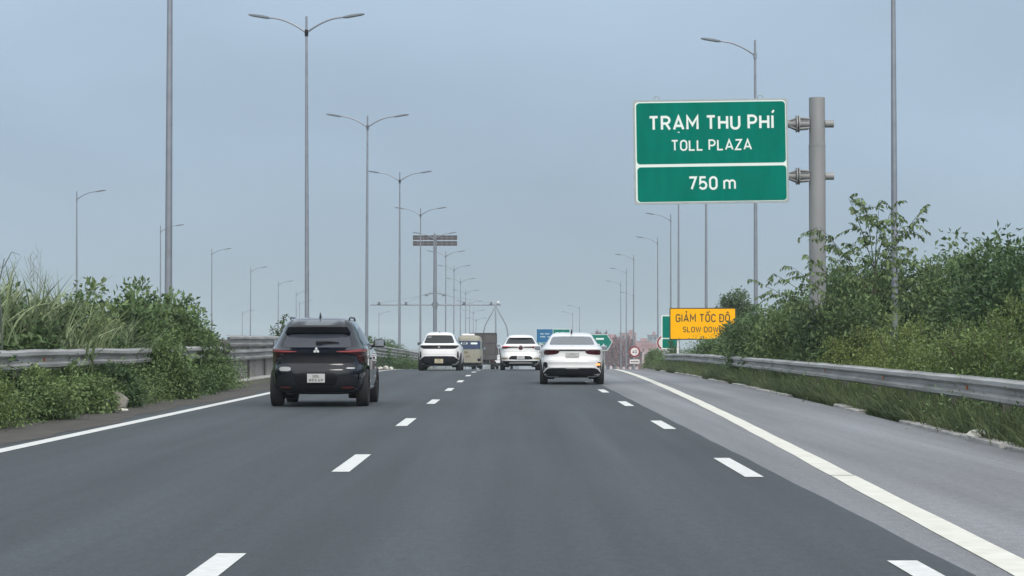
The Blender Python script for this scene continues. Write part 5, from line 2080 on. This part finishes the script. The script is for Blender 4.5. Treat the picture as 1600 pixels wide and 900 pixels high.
V, Fc, ti = blades(60000, verge, (.10, .44), .013, rng, .75, 3, 1.0)
bl = V.reshape(-1, 8, 3)
patch = .5 + .5 * np.sin(bl[:, 0, 1] * .55 + 1.5 * np.sin(bl[:, 0, 1] * .21) + bl[:, 0, 0] * 1.7)
ti = np.repeat(np.clip(.65 * rng.random(len(bl)) * (.35 + .65 * patch) + .25 * patch + .3 * (rng.random(len(bl)) > .95), 0, 1), 8)
tag(link('verge_grass', mesh_arrays('verge_grass', V, Fc, M_GRASS, ti)), kind='stuff')



def rail_foot(n):
    y = rng.uniform(17, 100, n)
    x = np.interp(y, [a for a, _ in GR], [b for _, b in GR]) + rng.normal(-.02, .13, n)
    return np.stack([x, y, np.array([gz(q) for q in y]) - .04], 1)


V, Fc, ti = blades(26000, rail_foot, (.28, .62), .013, rng, .45, 4, .8)
tag(link('verge_grass', mesh_arrays('verge_grass', V, Fc, M_GRASS, ti * .75)), kind='stuff')


def weeds_pos(y, x, z, n_each, ll, lw, mt, name, sg=.16):
    k = len(y)
    idx = np.repeat(np.arange(k), n_each)
    n = len(idx)
    off = rng.normal(0, sg, (n, 3)) * np.array([1, 1.3, .75])
    P = np.stack([x, y, z], 1)[idx] + off
    g = np.array([gz(q) for q in P[:, 1]])
    P[:, 2] = np.maximum(P[:, 2], g + .02)
    A = unit(off) + rng.normal(0, .5, (n, 3)) + np.array([0, 0, .1])
    ti_ = np.clip(.45 + rng.normal(0, .18, k)[idx] + rng.normal(0, .15, n), 0, 1)
    V, Fc = leaves(P, A, ll * rng.uniform(.6, 1.3, n), lw * rng.uniform(.6, 1.2, n), rng)
    return tag(link(name, mesh_arrays(name, V, Fc, mt, np.repeat(ti_, 4))), kind='stuff')


k = 420
y = rng.uniform(26, 56.5, k)
x = -7.28 + rng.normal(0, .14, k)
z = np.abs(rng.normal(.22, .2, k))
weeds_pos(y, x, z, 60, .065, .034, M_LEAF_M, 'undergrowth')
k = 520
y = rng.uniform(26, 57.5, k)
x = rng.uniform(-10.2, -7.75, k)
z = rng.uniform(.1, 1.0, k)
weeds_pos(y, x, z, 40, .09, .045, M_LEAF_D, 'undergrowth', .25)
k = 420
y = rng.uniform(20, 105, k)
x = np.interp(y, [a for a, _ in GR], [b for _, b in GR]) + rng.uniform(-.25, 1.1, k)
z = np.array([gz(q) for q in y]) + np.abs(rng.normal(.12, .14, k))
weeds_pos(y, x, z, 45, .06, .03, M_LEAF_M, 'undergrowth', .18)
k = 650
y = rng.uniform(24, 100, k)
x = np.interp(y, [a for a, _ in GR], [b for _, b in GR]) + rng.uniform(.9, 5.5, k)
z = np.array([gz(q) for q in y]) + rng.uniform(.1, 1.2, k)
weeds_pos(y, x, z, 36, .09, .045, M_LEAF_D, 'undergrowth', .26)
k = 160
y = rng.uniform(112, 180, k)
x = -7.3 + rng.normal(0, .2, k)
z = np.array([gz(q) for q in y]) + np.abs(rng.normal(.2, .2, k))
weeds_pos(y, x, z, 30, .1, .06, M_LEAF_M, 'undergrowth', .25)


def rock(name, loc, s, label, mt, cat, seed, group=None):
    r = np.random.default_rng(seed)
    bm = bmesh.new()
    bmesh.ops.create_icosphere(bm, subdivisions=3, radius=1)
    dirs = unit(r.normal(0, 1, (9, 3)))
    cut = r.uniform(.55, .85, 9)
    for v in bm.verts:
        p = np.array(v.co[:])
        for d_, c in zip(dirs, cut):
            q = p @ d_
            if q > c:
                p = p - d_ * (q - c) * .9
        v.co = Vector((p[0] * s[0], p[1] * s[1], p[2] * s[2] + s[2] * .5))
    me = bpy.data.meshes.new(name)
    bm.to_mesh(me)
    bm.free()
    me.materials.append(mt)
    return tag(link(name, me, None, loc), label, cat, group)


rock('stone', (-6.95, 38.6, 0), (.16, .2, .22), 'grey-brown block of stone under the left guardrail', M_ROCK, 'stone', 1)
rock('stone', (-7.0, 28.6, 0), (.2, .22, .25), 'brownish stone in the shrub at the left picture edge', M_ROCK, 'stone', 2)
rock('stone', (-6.95, 37.0, 0), (.12, .14, .2), 'narrow stone left of the grey-brown block under the left guardrail', M_ROCK, 'stone', 3)
rock('litter_bag', (-6.72, 37.6, 0), (.09, .12, .035), 'small white scrap of litter at the foot of the left guardrail shrubs', M_LITTER, 'litter', 4)
rock('litter_bag', (5.62, 26.6, .02), (.15, .22, .075), 'pale crumpled litter bag on the right verge', M_LITTER, 'litter', 5)
for i, (x, y, s) in enumerate(((-6.95, 112, .09), (-6.85, 112.5, .13), (-6.62, 112.8, .16), (-6.35, 113, .12))):
    rock('sack', (x, y, gz(y)), (s, s, s * .8), ('single pale sack', 'leftmost pale sack of the heap', 'middle pale sack of the heap', 'rightmost pale sack of the heap')[i] + ' by the median right of the black car', M_LITTER, 'sack', 10 + i, 'pale sacks by the median')

# ------------------------------------------------------------------ haze: the air itself
HAZE = 0.00035
if HAZE:
    hz = bpy.data.materials.new('haze')
    hz.use_nodes = True
    n = hz.node_tree
    n.nodes.clear()
    out = n.nodes.new('ShaderNodeOutputMaterial')
    pv = n.nodes.new('ShaderNodeVolumePrincipled')
    pv.inputs['Color'].default_value = (0.80, 0.90, 0.96, 1)
    pv.inputs['Density'].default_value = HAZE
    pv.inputs['Anisotropy'].default_value = 0.2
    n.links.new(pv.outputs['Volume'], out.inputs['Volume'])
    m = MB()
    m.box((0, 1990, 5.0), (6040, 4060, 46.0))
    tag(m.build('haze', hz), kind='stuff')
